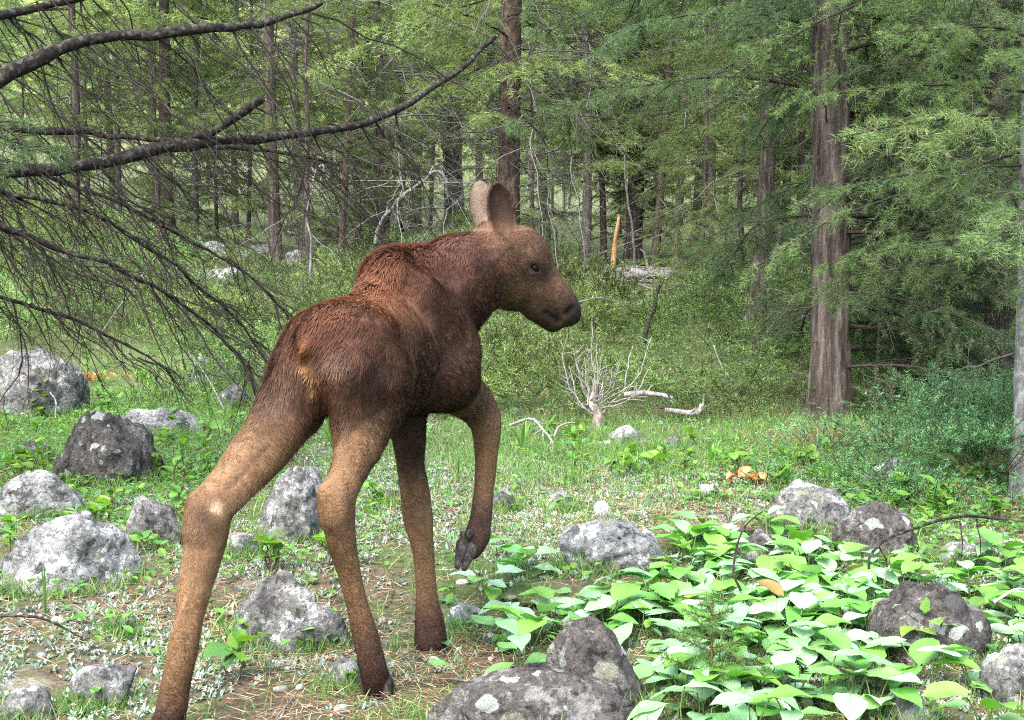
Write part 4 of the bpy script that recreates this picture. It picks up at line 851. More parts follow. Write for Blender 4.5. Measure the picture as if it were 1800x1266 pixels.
# --- the big fir on the right, boughs to the ground
b = hit(1456, 738); BF = empty('big_fir', b, 'big furrowed fir trunk with drooping green boughs by the grass tussock', 'tree', None)
tm = trunk_mesh(9.0, 0.102, 0.065, 77, 72, 220, 0.035, (0.012, 0.0), 0.30, 0.05)
V = np.concatenate(tm.V); ang = np.arctan2(V[:, 1], V[:, 0]); rad_ = np.hypot(V[:, 0], V[:, 1])
pq = np.stack([np.cos(ang) * 1.0, np.sin(ang) * 1.0, V[:, 2] * 0.9], -1)
fur_ = np.abs(noise(pq, 0.16, 3)) * 0.7 + np.abs(noise(pq * A3(1, 1, 2), 0.08, 4)) * 0.3       # deep vertical bark furrows
V[:, :2] *= (0.93 + 0.22 * fur_)[:, None]; tm.V = [V]
tm.build('trunk', M_BARK_FIR, BF)
rgb = np.random.default_rng(5)
def boughs_on(tree, n, z0, z1, meshes, smin, smax, az0=0, az1=6.283, r=0.1, rg=rgb, tilt=0.15, clear=False):
    for k in range(n):
        z = z0 + (z1 - z0) * (k + rg.random()) / n; a = az0 + (az1 - az0) * ((k * 0.618 + 0.15 * rg.random()) % 1)
        if clear and z < 1.75 and abs(((a - math.pi + math.pi) % 6.2832) - math.pi) < 1.1: continue
        if clear and z < 2.1 and abs(((a + 1.6 + math.pi) % 6.2832) - math.pi) < 1.0: continue
        child('bough', meshes[k % len(meshes)], tree, (math.cos(a) * r, math.sin(a) * r, z), (rg.normal() * 0.15, rg.normal() * tilt + 0.02, a), smin + (smax - smin) * rg.random())
boughs_on(BF, 64, 0.45, 4.6, BOUGHS, 0.8, 1.35, clear=True)
boughs_on(BF, 20, 0.25, 2.0, BOUGHS, 0.9, 1.3, -0.9, 0.9)
child('dead_branches', dead_twigs(501, 22, 0.25, 2.6, 0.3, 1.0, 0.12, (0.075, 0.068, 0.06), 7, 0.4, 0.0045).mesh('dead_branches', M_TWIG), BF)
# --- pale barked tree at the right edge with light needled sprays
r_ = ray(1824, 480); d = 4.3; x = r_[0] / r_[1] * d
RE = empty('grey_fir', (x, d, float(zg(x, d))), 'pale grey barked slim fir with light green sprays near the bright juniper', 'tree')
trunk_mesh(6.0, 0.060, 0.05, 78, 28, 120, 0.05, (0, 0), 0.25, 0.02).build('trunk', M_BARK_GREY, RE)
boughs_on(RE, 18, 0.75, 2.2, BOUGHS_LT, 0.5, 0.95, 2.3, 4.3, 0.05)
boughs_on(RE, 12, 0.6, 3.0, BOUGHS_LT, 0.5, 0.8, -2.0, 2.0, 0.05)
child('dead_branches', dead_twigs(502, 14, 0.25, 2.0, 0.25, 0.75, 0.05, (0.09, 0.085, 0.08), 7, 0.2, 0.004).mesh('dead_branches', M_TWIG), RE)
# --- more fir greenery between the big fir and the right edge
for u, dd, z0, z1, n_, lb in ((1640, 8.6, 0.3, 4.2, 40, 'dense dark fir filling the gap right of the big furrowed fir'), (1330, 10.5, 1.9, 5.2, 26, 'fir with hanging green boughs left of the big furrowed fir'), (1760, 7.2, 0.4, 3.8, 34, 'dark fir behind the pale grey barked fir'), (1560, 11.5, 0.5, 5.0, 34, 'fir deep in shade behind the big furrowed fir')):
    r_ = ray(u, 480); x = r_[0] / r_[1] * dd
    o = empty('fir_tree', (x, dd, float(zg(x, dd))), lb, 'tree', rz=u)
    child('trunk', get_trunk('fir', u % 4, 10, 0.11), o, sc=(0.7, 0.7, 0.8)); boughs_on(o, n_, z0, z1, BOUGHS if dd < 10 else BOUGHS_MIDM, 0.7, 1.25, 0, 6.283, 0.06)
    child('dead_branches', DEADS[u % 4], o, sc=(0.8, 0.8, 0.6))
# --- pine tree off to the left whose dead limbs hang into view
LT = empty('leaning_pine', (-2.9, 4.6, float(zg(-2.9, 4.6))), 'dark pine with long bare limbs and drooping dead twigs reaching across', 'tree')
LO = np.array(LT.location)
trunk_mesh(7.0, 0.13, 0.09, 79, 28, 90, 0.06).build('trunk', M_BARK_FIR, LT)
def limb(pts, r0, r1, ntw, seed, lmin, lmax, dirn=(0.62, 0.0, -0.75), sub=7, t0=0.12, t1=1.0, name='limb', tw_r=0.0036, col=(0.022, 0.019, 0.017), spread=0.28):
    rg = np.random.default_rng(seed); path = curve(pts, 34); path = wiggle(wiggle(path, 0.02, 0.25, seed), 0.010, 0.08, seed + 4); r = np.linspace(r0, r1, 34)
    mb = MB(); tubes(mb, path - LO, r * (1 + 0.25 * noise(path, 0.07, seed)), (0.03, 0.025, 0.02), 10, cap=True); o = mb.build(name, M_BARK_DARK, LT)
    t = t0 + (t1 - t0) * (np.arange(ntw) + rg.random(ntw)) / ntw; i = np.minimum((t * 33).astype(int), 32); p = path[i]
    d = unit(np.asarray(dirn) + spread * rg.normal(size=(ntw, 3)) * A3(1, 0.9, 0.8)); l = lmin + (lmax - lmin) * rg.random(ntw) ** 1.4
    s = np.linspace(0, 1, 9)[None, :, None]
    tw = p[:, None] + d[:, None] * l[:, None, None] * s + A3(0.18, 0, 0.10) * (l * rg.normal(size=ntw))[:, None, None] * s ** 2; tw = wiggle(tw, 0.03, 0.14, seed + 1)
    tb = MB(); c = np.asarray(col) * (0.6 + 1.1 * rg.random((ntw, 1)))
    tubes(tb, tw - LO, tw_r * (0.6 + 0.7 * rg.random((ntw, 1))) * np.linspace(1, 0.3, 9)[None], c, 5)
    par = np.repeat(np.arange(ntw), sub); tt = 0.12 + 0.85 * rg.random(len(par)); j = (tt * 8).astype(int); f = (tt * 8 - j)[:, None]; o2 = tw[par, j] * (1 - f) + tw[par, j + 1] * f
    d2 = unit(d[par] * 0.9 + rg.normal(size=(len(par), 3)) * 0.55); l2 = 0.06 + l[par] * 0.32 * rg.random(len(par)) ** 1.3; s4 = np.linspace(0, 1, 5)[None, :, None]
    p2 = wiggle(o2[:, None] + d2[:, None] * l2[:, None, None] * s4 + A3(0, 0, -0.12) * l2[:, None, None] * s4 ** 2, 0.015, 0.06, seed + 2)
    tubes(tb, p2 - LO, tw_r * 0.36 * np.linspace(1, 0.45, 5)[None] * np.ones((len(par), 1)), c[par] * 1.2, 3)
    # tufts of lichen and scaly stubs on the twigs
    k = rg.integers(0, len(par), len(par)); e = p2[k, rg.integers(1, 5, len(par))]
    blades(tb, np.repeat(e, 3, 0) - LO, rg.normal(size=(len(e) * 3, 3)), 0.014, 0.0016, np.asarray((0.06, 0.055, 0.045)) * (0.5 + rg.random((len(e) * 3, 1))), seg=1)
    tb.build('twigs', M_TWIG, o)
    return o
TR = lambda z: A3(LO[0] + 0.1, LO[1], z)
limb([TR(1.1), P(-200, 250, 4.3), P(-60, 180, 4.25), P(60, 110, 4.3), P(150, 78, 4.4), P(250, 62, 4.5), P(370, 50, 4.6), P(470, 30, 4.8), P(560, 5, 5.0)], 0.034, 0.010, 44, 601, 0.35, 1.0)
LBm = limb([TR(0.95), P(-200, 318, 4.45), P(-60, 312, 4.4), P(100, 303, 4.5), P(200, 285, 4.6), P(330, 252, 4.8), P(450, 238, 5.0), P(560, 225, 5.2), P(640, 213, 5.3), P(720, 185, 5.5), P(800, 135, 5.7), P(872, 68, 5.9)], 0.030, 0.011, 58, 602, 0.25, 0.85, t1=0.8)
limb([P(335, 247, 4.82), P(400, 216, 4.84), P(466, 170, 4.86)], 0.019, 0.015, 4, 603, 0.1, 0.3, name='broken_stub')
limb([TR(1.25), P(-200, 215, 4.9), P(-60, 220, 4.9), P(100, 228, 4.95), P(200, 240, 5.0), P(330, 250, 5.0), P(480, 262, 5.2), P(600, 290, 5.4)], 0.020, 0.006, 34, 604, 0.3, 0.9)
limb([TR(0.8), P(-150, 330, 4.2), P(-20, 380, 4.1), P(90, 430, 4.2), P(220, 480, 4.3), P(360, 560, 4.5), P(440, 650, 4.7)], 0.016, 0.004, 46, 605, 0.2, 0.6, sub=8)
limb([TR(0.7), P(-150, 450, 4.6), P(-20, 510, 4.6), P(90, 545, 4.7), P(200, 600, 4.8), P(300, 650, 4.9)], 0.012, 0.004, 26, 606, 0.15, 0.42, sub=8)
limb([TR(1.0), P(-160, 285, 4.7), P(0, 330, 4.8), P(140, 370, 4.9), P(270, 440, 5.1), P(380, 530, 5.3), P(470, 640, 5.5)], 0.013, 0.004, 44, 607, 0.2, 0.6, sub=8)
limb([TR(1.3), P(-100, 60, 4.8), P(60, 20, 5.0), P(200, -20, 5.2), P(420, -60, 5.4)], 0.022, 0.008, 30, 608, 0.4, 1.0)
limb([TR(1.1), P(-150, 240, 5.1), P(60, 300, 5.3), P(250, 380, 5.5), P(420, 470, 5.8), P(520, 560, 6.0)], 0.011, 0.004, 34, 609, 0.2, 0.55, sub=8)
boughs_on(LT, 10, 1.5, 3.6, BOUGHS, 0.7, 1.1, -0.7, 1.2, 0.1)
# ------------------------------------------------------------------ shrubs, dead wood, herbs and ground cover
M_JUN = mat_leaf('juniper', 0.42, 0.6, 0.38, (0.9, 1.1, 0.4), 30, 0.25)
M_GRASS = mat_leaf('grass_blades', 0.4, 0.5, 0.15, (1.0, 1.05, 0.4), 8, 0.3)
M_BROAD = mat_leaf('broad_leaf', 0.30, 0.45, 0.14, (0.75, 1.15, 0.22), 14, 0.4, veins=True)
M_SHOOT = mat_leaf('shoot_leaf', 0.45, 0.5, 0.2, (1.05, 1.15, 0.25), 20, 0.3, veins=True)
M_SILVER = mat_leaf('silvery_leaf', 0.12, 0.8, 0.1, (0.9, 1.0, 0.7), 30, 0.15)
M_LITTER = mat_attr('needle_litter', 0.85, 0.2, 30, 0.4)
M_STEM = mat_attr('stem', 0.8, 0.2, 60, 0.4)
M_DRY = mat_leaf('dry_leaf', 0.35, 0.7, 0.2, (1.1, 0.8, 0.5), 30, 0.2)
def project(p):
    q = p - A3(0, 0, CAMH); c, s = math.cos(PITCH), math.sin(PITCH); dep = q[..., 1] * c - q[..., 2] * s; yy = q[..., 1] * s + q[..., 2] * c
    return CU + FPX * q[..., 0] / dep, CV - FPX * yy / dep
# --- juniper mounds
def mound(seed, n, h, col, sprig=0.085, nlen=0.011, nw=0.0030, per_m=330, dead=0.12, nc=58, cr=0.07):
    """low juniper: clusters of upright sprigs with dark gaps between them"""
    rg = np.random.default_rng(seed); a = rg.random(nc) * 6.283; r = np.sqrt(rg.random(nc)); e = 1 + 0.18 * np.sin(3 * a + seed) + 0.12 * np.sin(5 * a + 2 * seed)
    c = np.stack([np.cos(a) * r * 0.5 * e, np.sin(a) * r * 0.42 * e, 0 * a], -1); c[:, 2] = h * (1 - r ** 2.2) * (0.55 + 0.75 * rg.random(nc)) - 0.03
    k = rg.integers(0, nc, n); dl = unit(rg.normal(size=(n, 3)) + A3(0, 0, 0.55)); dl[:, 2] = np.abs(dl[:, 2]); size = (cr * (0.6 + 0.8 * rg.random(nc)))[k]
    p = c[k] + dl * size[:, None] * A3(1.2, 1.2, 0.7); d = unit(dl + A3(0, 0, 0.5) + 0.3 * rg.normal(size=(n, 3))); l = sprig * (0.6 + 0.8 * rg.random(n))
    s = np.linspace(0, 1, 3)[None, :, None]; path = p[:, None] + d[:, None] * l[:, None, None] * s
    mb = MB(); tubes(mb, path, np.broadcast_to(np.array([0.0016, 0.0012, 0.0007]), (n, 3)), (0.07, 0.055, 0.04), 3)
    dk = rg.random(nc)[k] < dead; tone = (0.7 + 0.6 * rg.random(nc))[k]
    for lo_, hi_ in ((0, 0.9), (0.9, 1.1), (1.1, 2)):
        m = (~dk) & (tone >= lo_) & (tone < hi_)
        if m.any(): needle_twigs(mb, path[m], np.asarray(col, float) * ((lo_ + min(hi_, 1.3)) / 2 if lo_ else 0.78), nlen, nw, per_m, 0.8, rg=rg, flat=0.0)
    if dk.any(): needle_twigs(mb, path[dk], A3(0.16, 0.12, 0.085), nlen, nw * 0.8, per_m * 0.5, 0.8, rg=rg, flat=0.0)
    return mb.mesh('foliage', M_JUN, False)
MOUNDS = [mound(700 + k, 620, 0.40, (0.22, 0.32, 0.12), 0.07, 0.024, 0.0062, 190, nc=40, cr=0.085) for k in range(3)]
MOUND_BR = mound(710, 1300, 0.42, (0.17, 0.35, 0.16), 0.11, 0.017, 0.0038, 320, 0.03, 75, 0.08)
MOUND_DK = mound(711, 900, 0.36, (0.13, 0.21, 0.085), dead=0.2)
def shrub(u, v, w, label, mesh, group=None, sz=1.0, d=None, name='juniper_shrub', dy=1.0):
    b = hit(u, v) if d is None else None
    if b is None: r_ = ray(u, v); x = r_[0] / r_[1] * d; b = A3(x, d, float(zg(x, d)))
    rg = np.random.default_rng(int(u * 3 + v)); o = empty(name, b, label, 'shrub', group, rz=0.6 * rg.normal())
    child('foliage', mesh, o, sc=(w, w * dy, w * sz)); return o
shrub(905, 730, 1.05, 'dense green juniper mound right behind the calf foreleg', MOUNDS[0], sz=1.15)
shrub(985, 690, 1.0, 'green juniper mound reaching from the calf chest to the dead white shrub', MOUNDS[1], sz=1.1)
shrub(1660, 858, 1.05, 'bright bluish green juniper bush with feathery sprays beside the pale grey barked fir', MOUND_BR, sz=0.7)
shrub(1800, 815, 0.9, 'bright juniper at the foot of the pale grey barked fir', MOUND_BR, sz=0.8)
shrub(470, 575, 1.5, 'dark green juniper behind the calf rump', MOUND_DK, sz=0.8)
shrub(380, 600, 1.5, 'dark juniper tangled with drooping dead twigs', MOUND_DK, sz=0.7)
shrub(180, 560, 2.0, 'green bushy juniper behind the hanging dead twigs', MOUND_DK, sz=0.8)
rgj = np.random.default_rng(31); JUN_LB = 'low spreading green juniper mat on the rising ground behind the calf'; used = []
for k in range(700):
    y = 6.3 + 13 * rgj.random() ** 1.2; x = (rgj.random() * 2 - 1) * (0.55 * y + 0.5); u, v = project(A3(x, y, float(zg(x, y))))
    if -200 < u < 360 and v > 620: continue
    if u > 1380 and v > 715: continue
    if v > 742 or (340 < u < 640 and v < 478) or (1020 < u < 1300 and 476 < v < 540): continue
    if any((x - a) ** 2 + (y - b_) ** 2 < (0.36 + 0.02 * y) ** 2 for a, b_ in used): continue
    used.append((x, y)); o = empty('juniper_mat', (x, y, float(zg(x, y)) - 0.03), JUN_LB, 'shrub', 'juniper mats on the slope', rz=rgj.random() * 6.28)
    w_ = 0.8 + 0.5 * rgj.random() + 0.02 * y; child('foliage', MOUNDS[int(rgj.integers(0, 3))], o, sc=(w_, w_, w_ * (0.55 + 0.6 * rgj.random())))
    if len(used) > 105: break

# --- sticks, logs, dead shrub
def stick(pts, r0, r1, label, cat='branch', mat=None, name='dead_branch', n=20, wig=0.012, subs=0, seed=0, sides=7, parent=None):
    path = wiggle(curve(pts, n), wig, 0.12, seed); loc = path[0].copy(); mb = MB()
    tubes(mb, path - loc, np.linspace(r0, r1, n) * (1 + 0.15 * noise(path, 0.06, seed)), (0.3, 0.29, 0.275), sides, cap=True)
    rg = np.random.default_rng(seed + 50)
    if subs:
        i = rg.integers(3, n - 1, subs); tn = unit(path[np.minimum(i + 1, n - 1)] - path[i - 1]); d = unit(tn * 0.7 + rg.normal(size=(subs, 3)) * 0.7); L_ = np.linalg.norm(path[-1] - path[0])
        l = L_ * (0.12 + 0.25 * rg.random(subs)); s = np.linspace(0, 1, 6)[None, :, None]
        p2 = wiggle(path[i][:, None] + d[:, None] * l[:, None, None] * s, wig * 1.5, 0.1, seed + 7); tubes(mb, p2 - loc, (r0 * 0.45) * np.linspace(1, 0.35, 6)[None] * np.ones((subs, 1)), (0.3, 0.29, 0.275), 5)
    o = mb.build(name, mat or M_DRIFT, None, loc=loc); return tag(o, label, cat)
g1 = hit(1048, 762); d0 = g1[1]
DS = empty('dead_shrub', g1, 'bleached dead shrub of upright forking twigs on a gnarled stump', 'shrub')
mb = MB(); st = wiggle(curve([P(1046, 768, d0), P(1050, 735, d0), P(1043, 705, d0 + 0.02), P(1045, 672, d0)], 12), 0.012, 0.06, 4)
tubes(mb, st - g1, np.linspace(0.032, 0.018, 12) * (1 + 0.25 * noise(st, 0.04, 3)), (0.3, 0.3, 0.3), 9, cap=True)
M_STUMP = mat_bark('stump_wood', (0.06, 0.05, 0.042), (0.20, 0.17, 0.14), (0.46, 0.42, 0.36), 1.6, 0.6, 0.5)
mb.build('stump', M_STUMP, DS)
tops = [(985, 600), (982, 640), (1002, 645), (1015, 632), (1008, 612), (1028, 630), (1040, 556), (1048, 590), (1035, 605), (1055, 628), (1068, 632), (1085, 640), (1092, 628), (1112, 608), (1146, 592), (1140, 648), (1120, 672), (1064, 650), (1046, 640), (1020, 650), (1076, 660), (1000, 670)]
rgd = np.random.default_rng(8)
for k, (u, v) in enumerate(tops):
    b0 = P(1046 + rgd.normal() * 6, 700 + rgd.random() * 30, d0 + 0.01 * rgd.normal()); e = P(u, v, d0 + 0.09 * rgd.normal()); mid = (b0 * 0.55 + e * 0.45) + A3((e[0] - b0[0]) * 0.22, 0.02 * rgd.normal(), -0.03)
    pt = wiggle(curve([b0, mid, e], 14), 0.012, 0.05, k); mb = MB(); tubes(mb, pt - g1, np.linspace(0.0044, 0.0020, 14), (0.4, 0.4, 0.4), 5, cap=True)
    for q in range(3):
        i = int(rgd.integers(5, 13)); dd = unit(unit(pt[i] - pt[i - 1]) + 0.8 * rgd.normal(size=3) * A3(1, 0.6, 0.7)); pp = wiggle(pt[i] + dd * np.linspace(0, 0.04 + 0.07 * rgd.random(), 6)[:, None], 0.006, 0.03, k + q); tubes(mb, pp - g1, np.linspace(0.0021, 0.0011, 6), (0.4, 0.4, 0.4), 4)
    mb.build('twig', M_DRIFT, DS)
stick([P(1098, 694, 6.9), P(1135, 690, 6.9), P(1160, 694, 6.85), P(1180, 702, 6.8)], 0.016, 0.012, 'white driftwood branch lying right of the dead shrub', subs=4, seed=1)
stick([P(1168, 722, 6.9), P(1205, 724, 6.9), P(1228, 722, 6.9), P(1236, 712, 6.9)], 0.016, 0.02, 'short knobbly white driftwood with a star shaped end', subs=5, seed=2)
stick([P(1268, 684, 8.0), P(1300, 690, 8.0), P(1340, 688, 8.0), P(1382, 704, 7.9)], 0.013, 0.010, 'pale bent dead branch on the grass left of the big furrowed fir', subs=4, seed=3)
stick([P(1256, 606, 8.2), P(1270, 645, 8.1), P(1288, 668, 8.0), P(1298, 700, 8.0)], 0.006, 0.009, 'thin upright bent pale stick left of the big furrowed fir', seed=4)
stick([P(1354, 600, 8.4), P(1335, 640, 8.3), P(1318, 670, 8.2), P(1302, 705, 8.0)], 0.006, 0.008, 'thin dark leaning stick crossing the pale bent one', mat=M_BARK_DARK, seed=5)
stick([P(1160, 500, 9.5), P(1148, 545, 9.3), P(1132, 600, 9.0)], 0.014, 0.016, 'dark leaning dead stem standing behind the dead white shrub', mat=M_BARK_DARK, seed=6)
stick([P(1013, 530, 7.0), P(1035, 527, 7.1), P(1064, 525, 7.2)], 0.005, 0.003, 'thin twig poking out beyond the calf nose', mat=M_BARK_GREY, seed=7)
stick([P(900, 748, 6.0), P(935, 738, 5.9), P(958, 760, 5.8), P(972, 780, 5.7)], 0.008, 0.005, 'bent white twig in grass beside the raised knee', subs=5, seed=8)
stick([P(972, 770, 5.9), P(985, 748, 6.0), P(1015, 742, 6.1), P(1035, 750, 6.1)], 0.005, 0.003, 'thin pale arching twig at the stump of the dead shrub', seed=9)
M_GREYW = mat_bark('grey_weathered_wood', (0.06, 0.058, 0.056), (0.15, 0.145, 0.14), (0.28, 0.27, 0.26), 1.6, 0.5, 0.3)
# fallen logs
LOGS = [((1040, 480), (1180, 500), 0.05, 'grey fallen log forming the left end of the log pile'), ((1075, 486), (1175, 512), 0.04, 'slim fallen log across the log pile'), ((1110, 480), (1282, 522), 0.06, 'long dark fallen log at the base of the slim trunks'),
        ((1060, 498), (1130, 486), 0.03, 'short pale stick on the log pile'), ((1190, 512), (1240, 530), 0.045, 'broken log end in front of the log pile'), ((1300, 575), (1410, 600), 0.05, 'weathered grey log lying left of the big furrowed fir'), ((1330, 565), (1420, 585), 0.04, 'second weathered log behind the first by the big furrowed fir'),
        ((1270, 548), (1340, 575), 0.035, 'pale thin log uphill of the weathered logs'), ((560, 412), (648, 430), 0.075, 'grey barkless log lying behind the calf withers'), ((565, 402), (640, 412), 0.05, 'thin log resting along the grey barkless log'), ((500, 430), (580, 422), 0.045, 'low dark log left of the grey barkless log')]
for k, (a, b, r, lb) in enumerate(LOGS):
    m_ = hit((a[0] + b[0]) / 2, (a[1] + b[1]) / 2); pts = []
    for q_, f_ in ((a, -1), ((m_[0],), 0), (b, 1)):
        rr_ = ray(*q_) if f_ else None; y_ = m_[1] - f_ * 0.12; x_ = rr_[0] / rr_[1] * y_ if f_ else m_[0]; pts.append(A3(x_, y_, float(zg(x_, y_)) + r * 1.3 + 0.05))
    stick(pts, r, r * 0.75, lb, 'log', M_GREYW if k not in (2, 10) else M_BARK_GREY, 'fallen_log', wig=0.05, subs=4, seed=20 + k, sides=10)
rgk = np.random.default_rng(9)
for k in range(26):
    u = 1035 + 260 * rgk.random(); v = 484 + (u - 1035) * 0.15 + 12 * rgk.random(); dd = hit(u, v)[1]; a = P(u, v, dd); L_ = 0.3 + 0.6 * rgk.random(); an = rgk.normal() * 0.7 + (math.pi if rgk.random() < 0.5 else 0)
    stick([a, a + A3(math.cos(an) * L_ * 0.5, 0.1 * rgk.normal(), 0.06 + 0.08 * rgk.random()), a + A3(math.cos(an) * L_, 0.2 * rgk.normal(), 0.02 + 0.16 * rgk.random())], 0.014, 0.007, 'weathered grey stick jumbled on the log pile', mat=M_GREYW, seed=90 + k)['group'] = 'sticks on the log pile'
# pale bent limbs against the far trunks
stick([P(658, 428, 12.5), P(672, 390, 12.4), P(705, 350, 12.2), P(740, 318, 12.0), P(765, 303, 12.0), P(785, 318, 11.9)], 0.022, 0.012, 'long bent pale dead limb curving up behind the calf neck', mat=M_GREYW, seed=41, subs=5, wig=0.03)
stick([P(545, 500, 11.0), P(548, 420, 11.0), P(540, 380, 11.0), P(552, 310, 11.0), P(565, 285, 11.0), P(566, 330, 11.0)], 0.011, 0.007, 'thin crooked pale snag beside the thin dark dead trunk', mat=M_GREYW, seed=42, subs=5, wig=0.03)
stick([P(965, 300, 11.5), P(985, 315, 11.5), P(1000, 325, 11.5), P(1000, 365, 11.5)], 0.014, 0.010, 'kinked pale dead branch hanging above the calf forehead', mat=M_GREYW, seed=43, subs=3)
stick([P(1077, 468, 13.5), P(1082, 420, 13.5), P(1088, 378, 13.5)], 0.030, 0.016, 'orange broken slab of wood leaning on the tall dark pine', mat=mat_bark('orange_wood', (0.20, 0.09, 0.04), (0.42, 0.22, 0.10), (0.6, 0.38, 0.2), 1, 0.5, 0.2), seed=44)
stick([P(1097, 270, 13.0), P(1102, 340, 13.0), P(1112, 400, 13.0), P(1116, 470, 13.0)], 0.009, 0.013, 'pale slanting stick leaning on the tall dark pine', mat=M_GREYW, seed=45)
for k, (u0, v0, u1, v1) in enumerate(((1310, 470, 1330, 410), (1350, 480, 1372, 405), (1380, 480, 1384, 430), (1220, 510, 1236, 470))):
    stick([P(u0, v0, 13), P((u0 + u1) / 2 + 3, (v0 + v1) / 2, 13), P(u1, v1, 13)], 0.02, 0.012, ['pale dead stick leaning between slim trunks beyond the weathered logs', 'long pale dead stick slanting beside the thin dark trunk', 'crooked white stick in front of the thin dark trunk', 'pale prop of wood against the slim grey brown trunk'][k], seed=60 + k)
# drooping grey dead tangle behind the calf ears
DT = dead_twigs(511, 24, -0.6, 0.8, 0.4, 1.3, 0.02, (0.11, 0.105, 0.10), 9, 0.45, 0.006).mesh('tangle', M_TWIG)
for u, v, d in ((930, 150, 10.2), (1000, 200, 10.6), (860, 230, 11.0), (960, 260, 10.8), (700, 260, 10.5), (780, 300, 10.8)):
    p = P(u, v, d); tag(link('twig_tangle', DT, None, p), 'tangle of drooping grey dead twigs hanging among the pine trunks', 'branch', 'grey twig tangles', 'stuff')

# --- leaves
def leaf_mesh(seed, L, W, petiole, fold=0.35, droop=0.5, col=(0.2, 0.36, 0.17), cordate=0.12, wave=0.08, name='leaf', mat=None, tilt=0.3, rows=8, stemc=(0.16, 0.22, 0.09)):
    rg = np.random.default_rng(seed); t = np.linspace(0, 1, rows); prof = np.interp(t, [0, 0.06, 0.2, 0.42, 0.65, 0.85, 1], [0.10, 0.66, 0.95, 1.0, 0.72, 0.33, 0.0]) * W / 2 * (1 + 0.05 * rg.normal(size=rows))
    c = np.array([-1, -0.62, 0, 0.62, 1.0]); X = np.zeros((rows, 5, 3))
    for i in range(rows):
        back = cordate * L * np.exp(-t[i] / 0.10) * np.abs(c) * 1.6
        ang = tilt - droop * t[i]; xa = L * np.trapz(np.cos(tilt - droop * t[:i + 1]), t[:i + 1]) if i else 0; za = L * np.trapz(np.sin(tilt - droop * t[:i + 1]), t[:i + 1]) if i else 0
        X[i, :, 0] = xa - back; X[i, :, 1] = c * prof[i]; X[i, :, 2] = za + np.abs(c) * prof[i] * fold + wave * W * 0.5 * np.sin(t[i] * 9 + seed + c * 2) * np.abs(c)
    i = np.arange(rows - 1)[:, None] * 5; j = np.arange(4); F = np.stack([i + j, i + 5 + j, i + 5 + j + 1, i + j + 1], -1).reshape(-1, 4)
    UV = np.stack([np.broadcast_to(c, (rows, 5)), np.broadcast_to(t[:, None], (rows, 5))], -1)
    mb = MB(); top = A3(0.30 * petiole, 0, petiole)
    mb.add(X.reshape(-1, 3) + top, F, np.asarray(col), UV)
    if petiole > 0: tubes(mb, curve([A3(0, 0, -0.01), A3(0.06 * petiole, 0, petiole * 0.5), top], 5), np.array([0.0020, 0.0018, 0.0016, 0.0014, 0.0012]), stemc, 4)
    return mb.mesh(name, mat or M_BROAD, True, True)
LEAVES = [leaf_mesh(800 + k, 0.062 + 0.006 * (k % 5), 0.044 + 0.0055 * (k % 4), 0.018 + 0.0075 * k, 0.08 + 0.07 * (k % 4), 0.30 + 0.16 * (k % 5), np.array([(0.23, 0.43, 0.23), (0.18, 0.38, 0.13), (0.30, 0.47, 0.30), (0.15, 0.35, 0.07)][k % 4]), 0.10, tilt=0.10 + 0.09 * (k % 4)) for k in range(9)]
LEAF_OLD = leaf_mesh(820, 0.07, 0.05, 0.06, 0.3, 0.8, (0.30, 0.22, 0.07))
PLANT_LB = 'pale green broad heart leaved plant in the lush patch among the lichened boulders'
rgp = np.random.default_rng(77); placed = []
def plant(x, y, n, smin=0.8, smax=1.15, label=PLANT_LB, group='broad leaved plants in the patch'):
    o = empty('broadleaf_plant', (x, y, float(zg(x, y))), label, 'plant', group, rz=rgp.random() * 6.28)
    for k in range(n):
        a = k * 2.4 + rgp.random(); m = LEAVES[int(rgp.integers(0, 9))] if rgp.random() > 0.012 else LEAF_OLD; s = smin + (smax - smin) * rgp.random()
        child('leaf', m, o, (0.012 * math.cos(a), 0.012 * math.sin(a), 0), (0.12 * rgp.normal(), 0.18 * rgp.normal(), a), s)
RB = [(u0, u1, vt, vb) for u0, u1, vt, vb, *_ in ROCKS]
def in_rock(u, v, m=4, front=0): return any(u0 + m < u < u1 - m and vb - 3 < v < vb + front for u0, u1, vt, vb in RB) or any(u0 + m < u < u1 - m and vt + (vb - vt) * 0.25 < v < vb - 2 for u0, u1, vt, vb in RB)
def patch_density(u, v):
    if v < 935 or u < 835: return 0
    e = 0.22 if u < 900 else (0.45 if u < 1050 else 1.0)
    lim = np.interp(u, [790, 860, 1000, 1150, 1300, 1420, 1600, 1800], [1010, 990, 985, 960, 935, 950, 1000, 990])
    return e if v > lim else 0
tries = 0
while len(placed) < 140 and tries < 9000:
    tries += 1; y = 2.1 + 2.2 * rgp.random() ; x = -0.2 + 2.4 * rgp.random(); u, v = project(A3(x, y, float(zg(x, y))))
    if u > 1860 or v > 1300 or in_rock(u, v, -8, 34) or rgp.random() > patch_density(u, v): continue
    if any((x - a) ** 2 + (y - b) ** 2 < 0.055 ** 2 for a, b in placed): continue
    placed.append((x, y)); plant(x, y, int(rgp.integers(4, 7)))
for u, v, n, lb in ((722, 1215, 1, 'single round green leaf beside the right hind hoof'), (872, 1152, 3, 'long pale leaf cluster by the broad slab'), (900, 1010, 3, 'pale leaved plant just below the raised hoof'), (660, 1232, 1, 'flat green leaf lying at the tip of the right hind hoof')):
    h_ = hit(u, v); plant(h_[0], h_[1], n, label=lb, group=None)
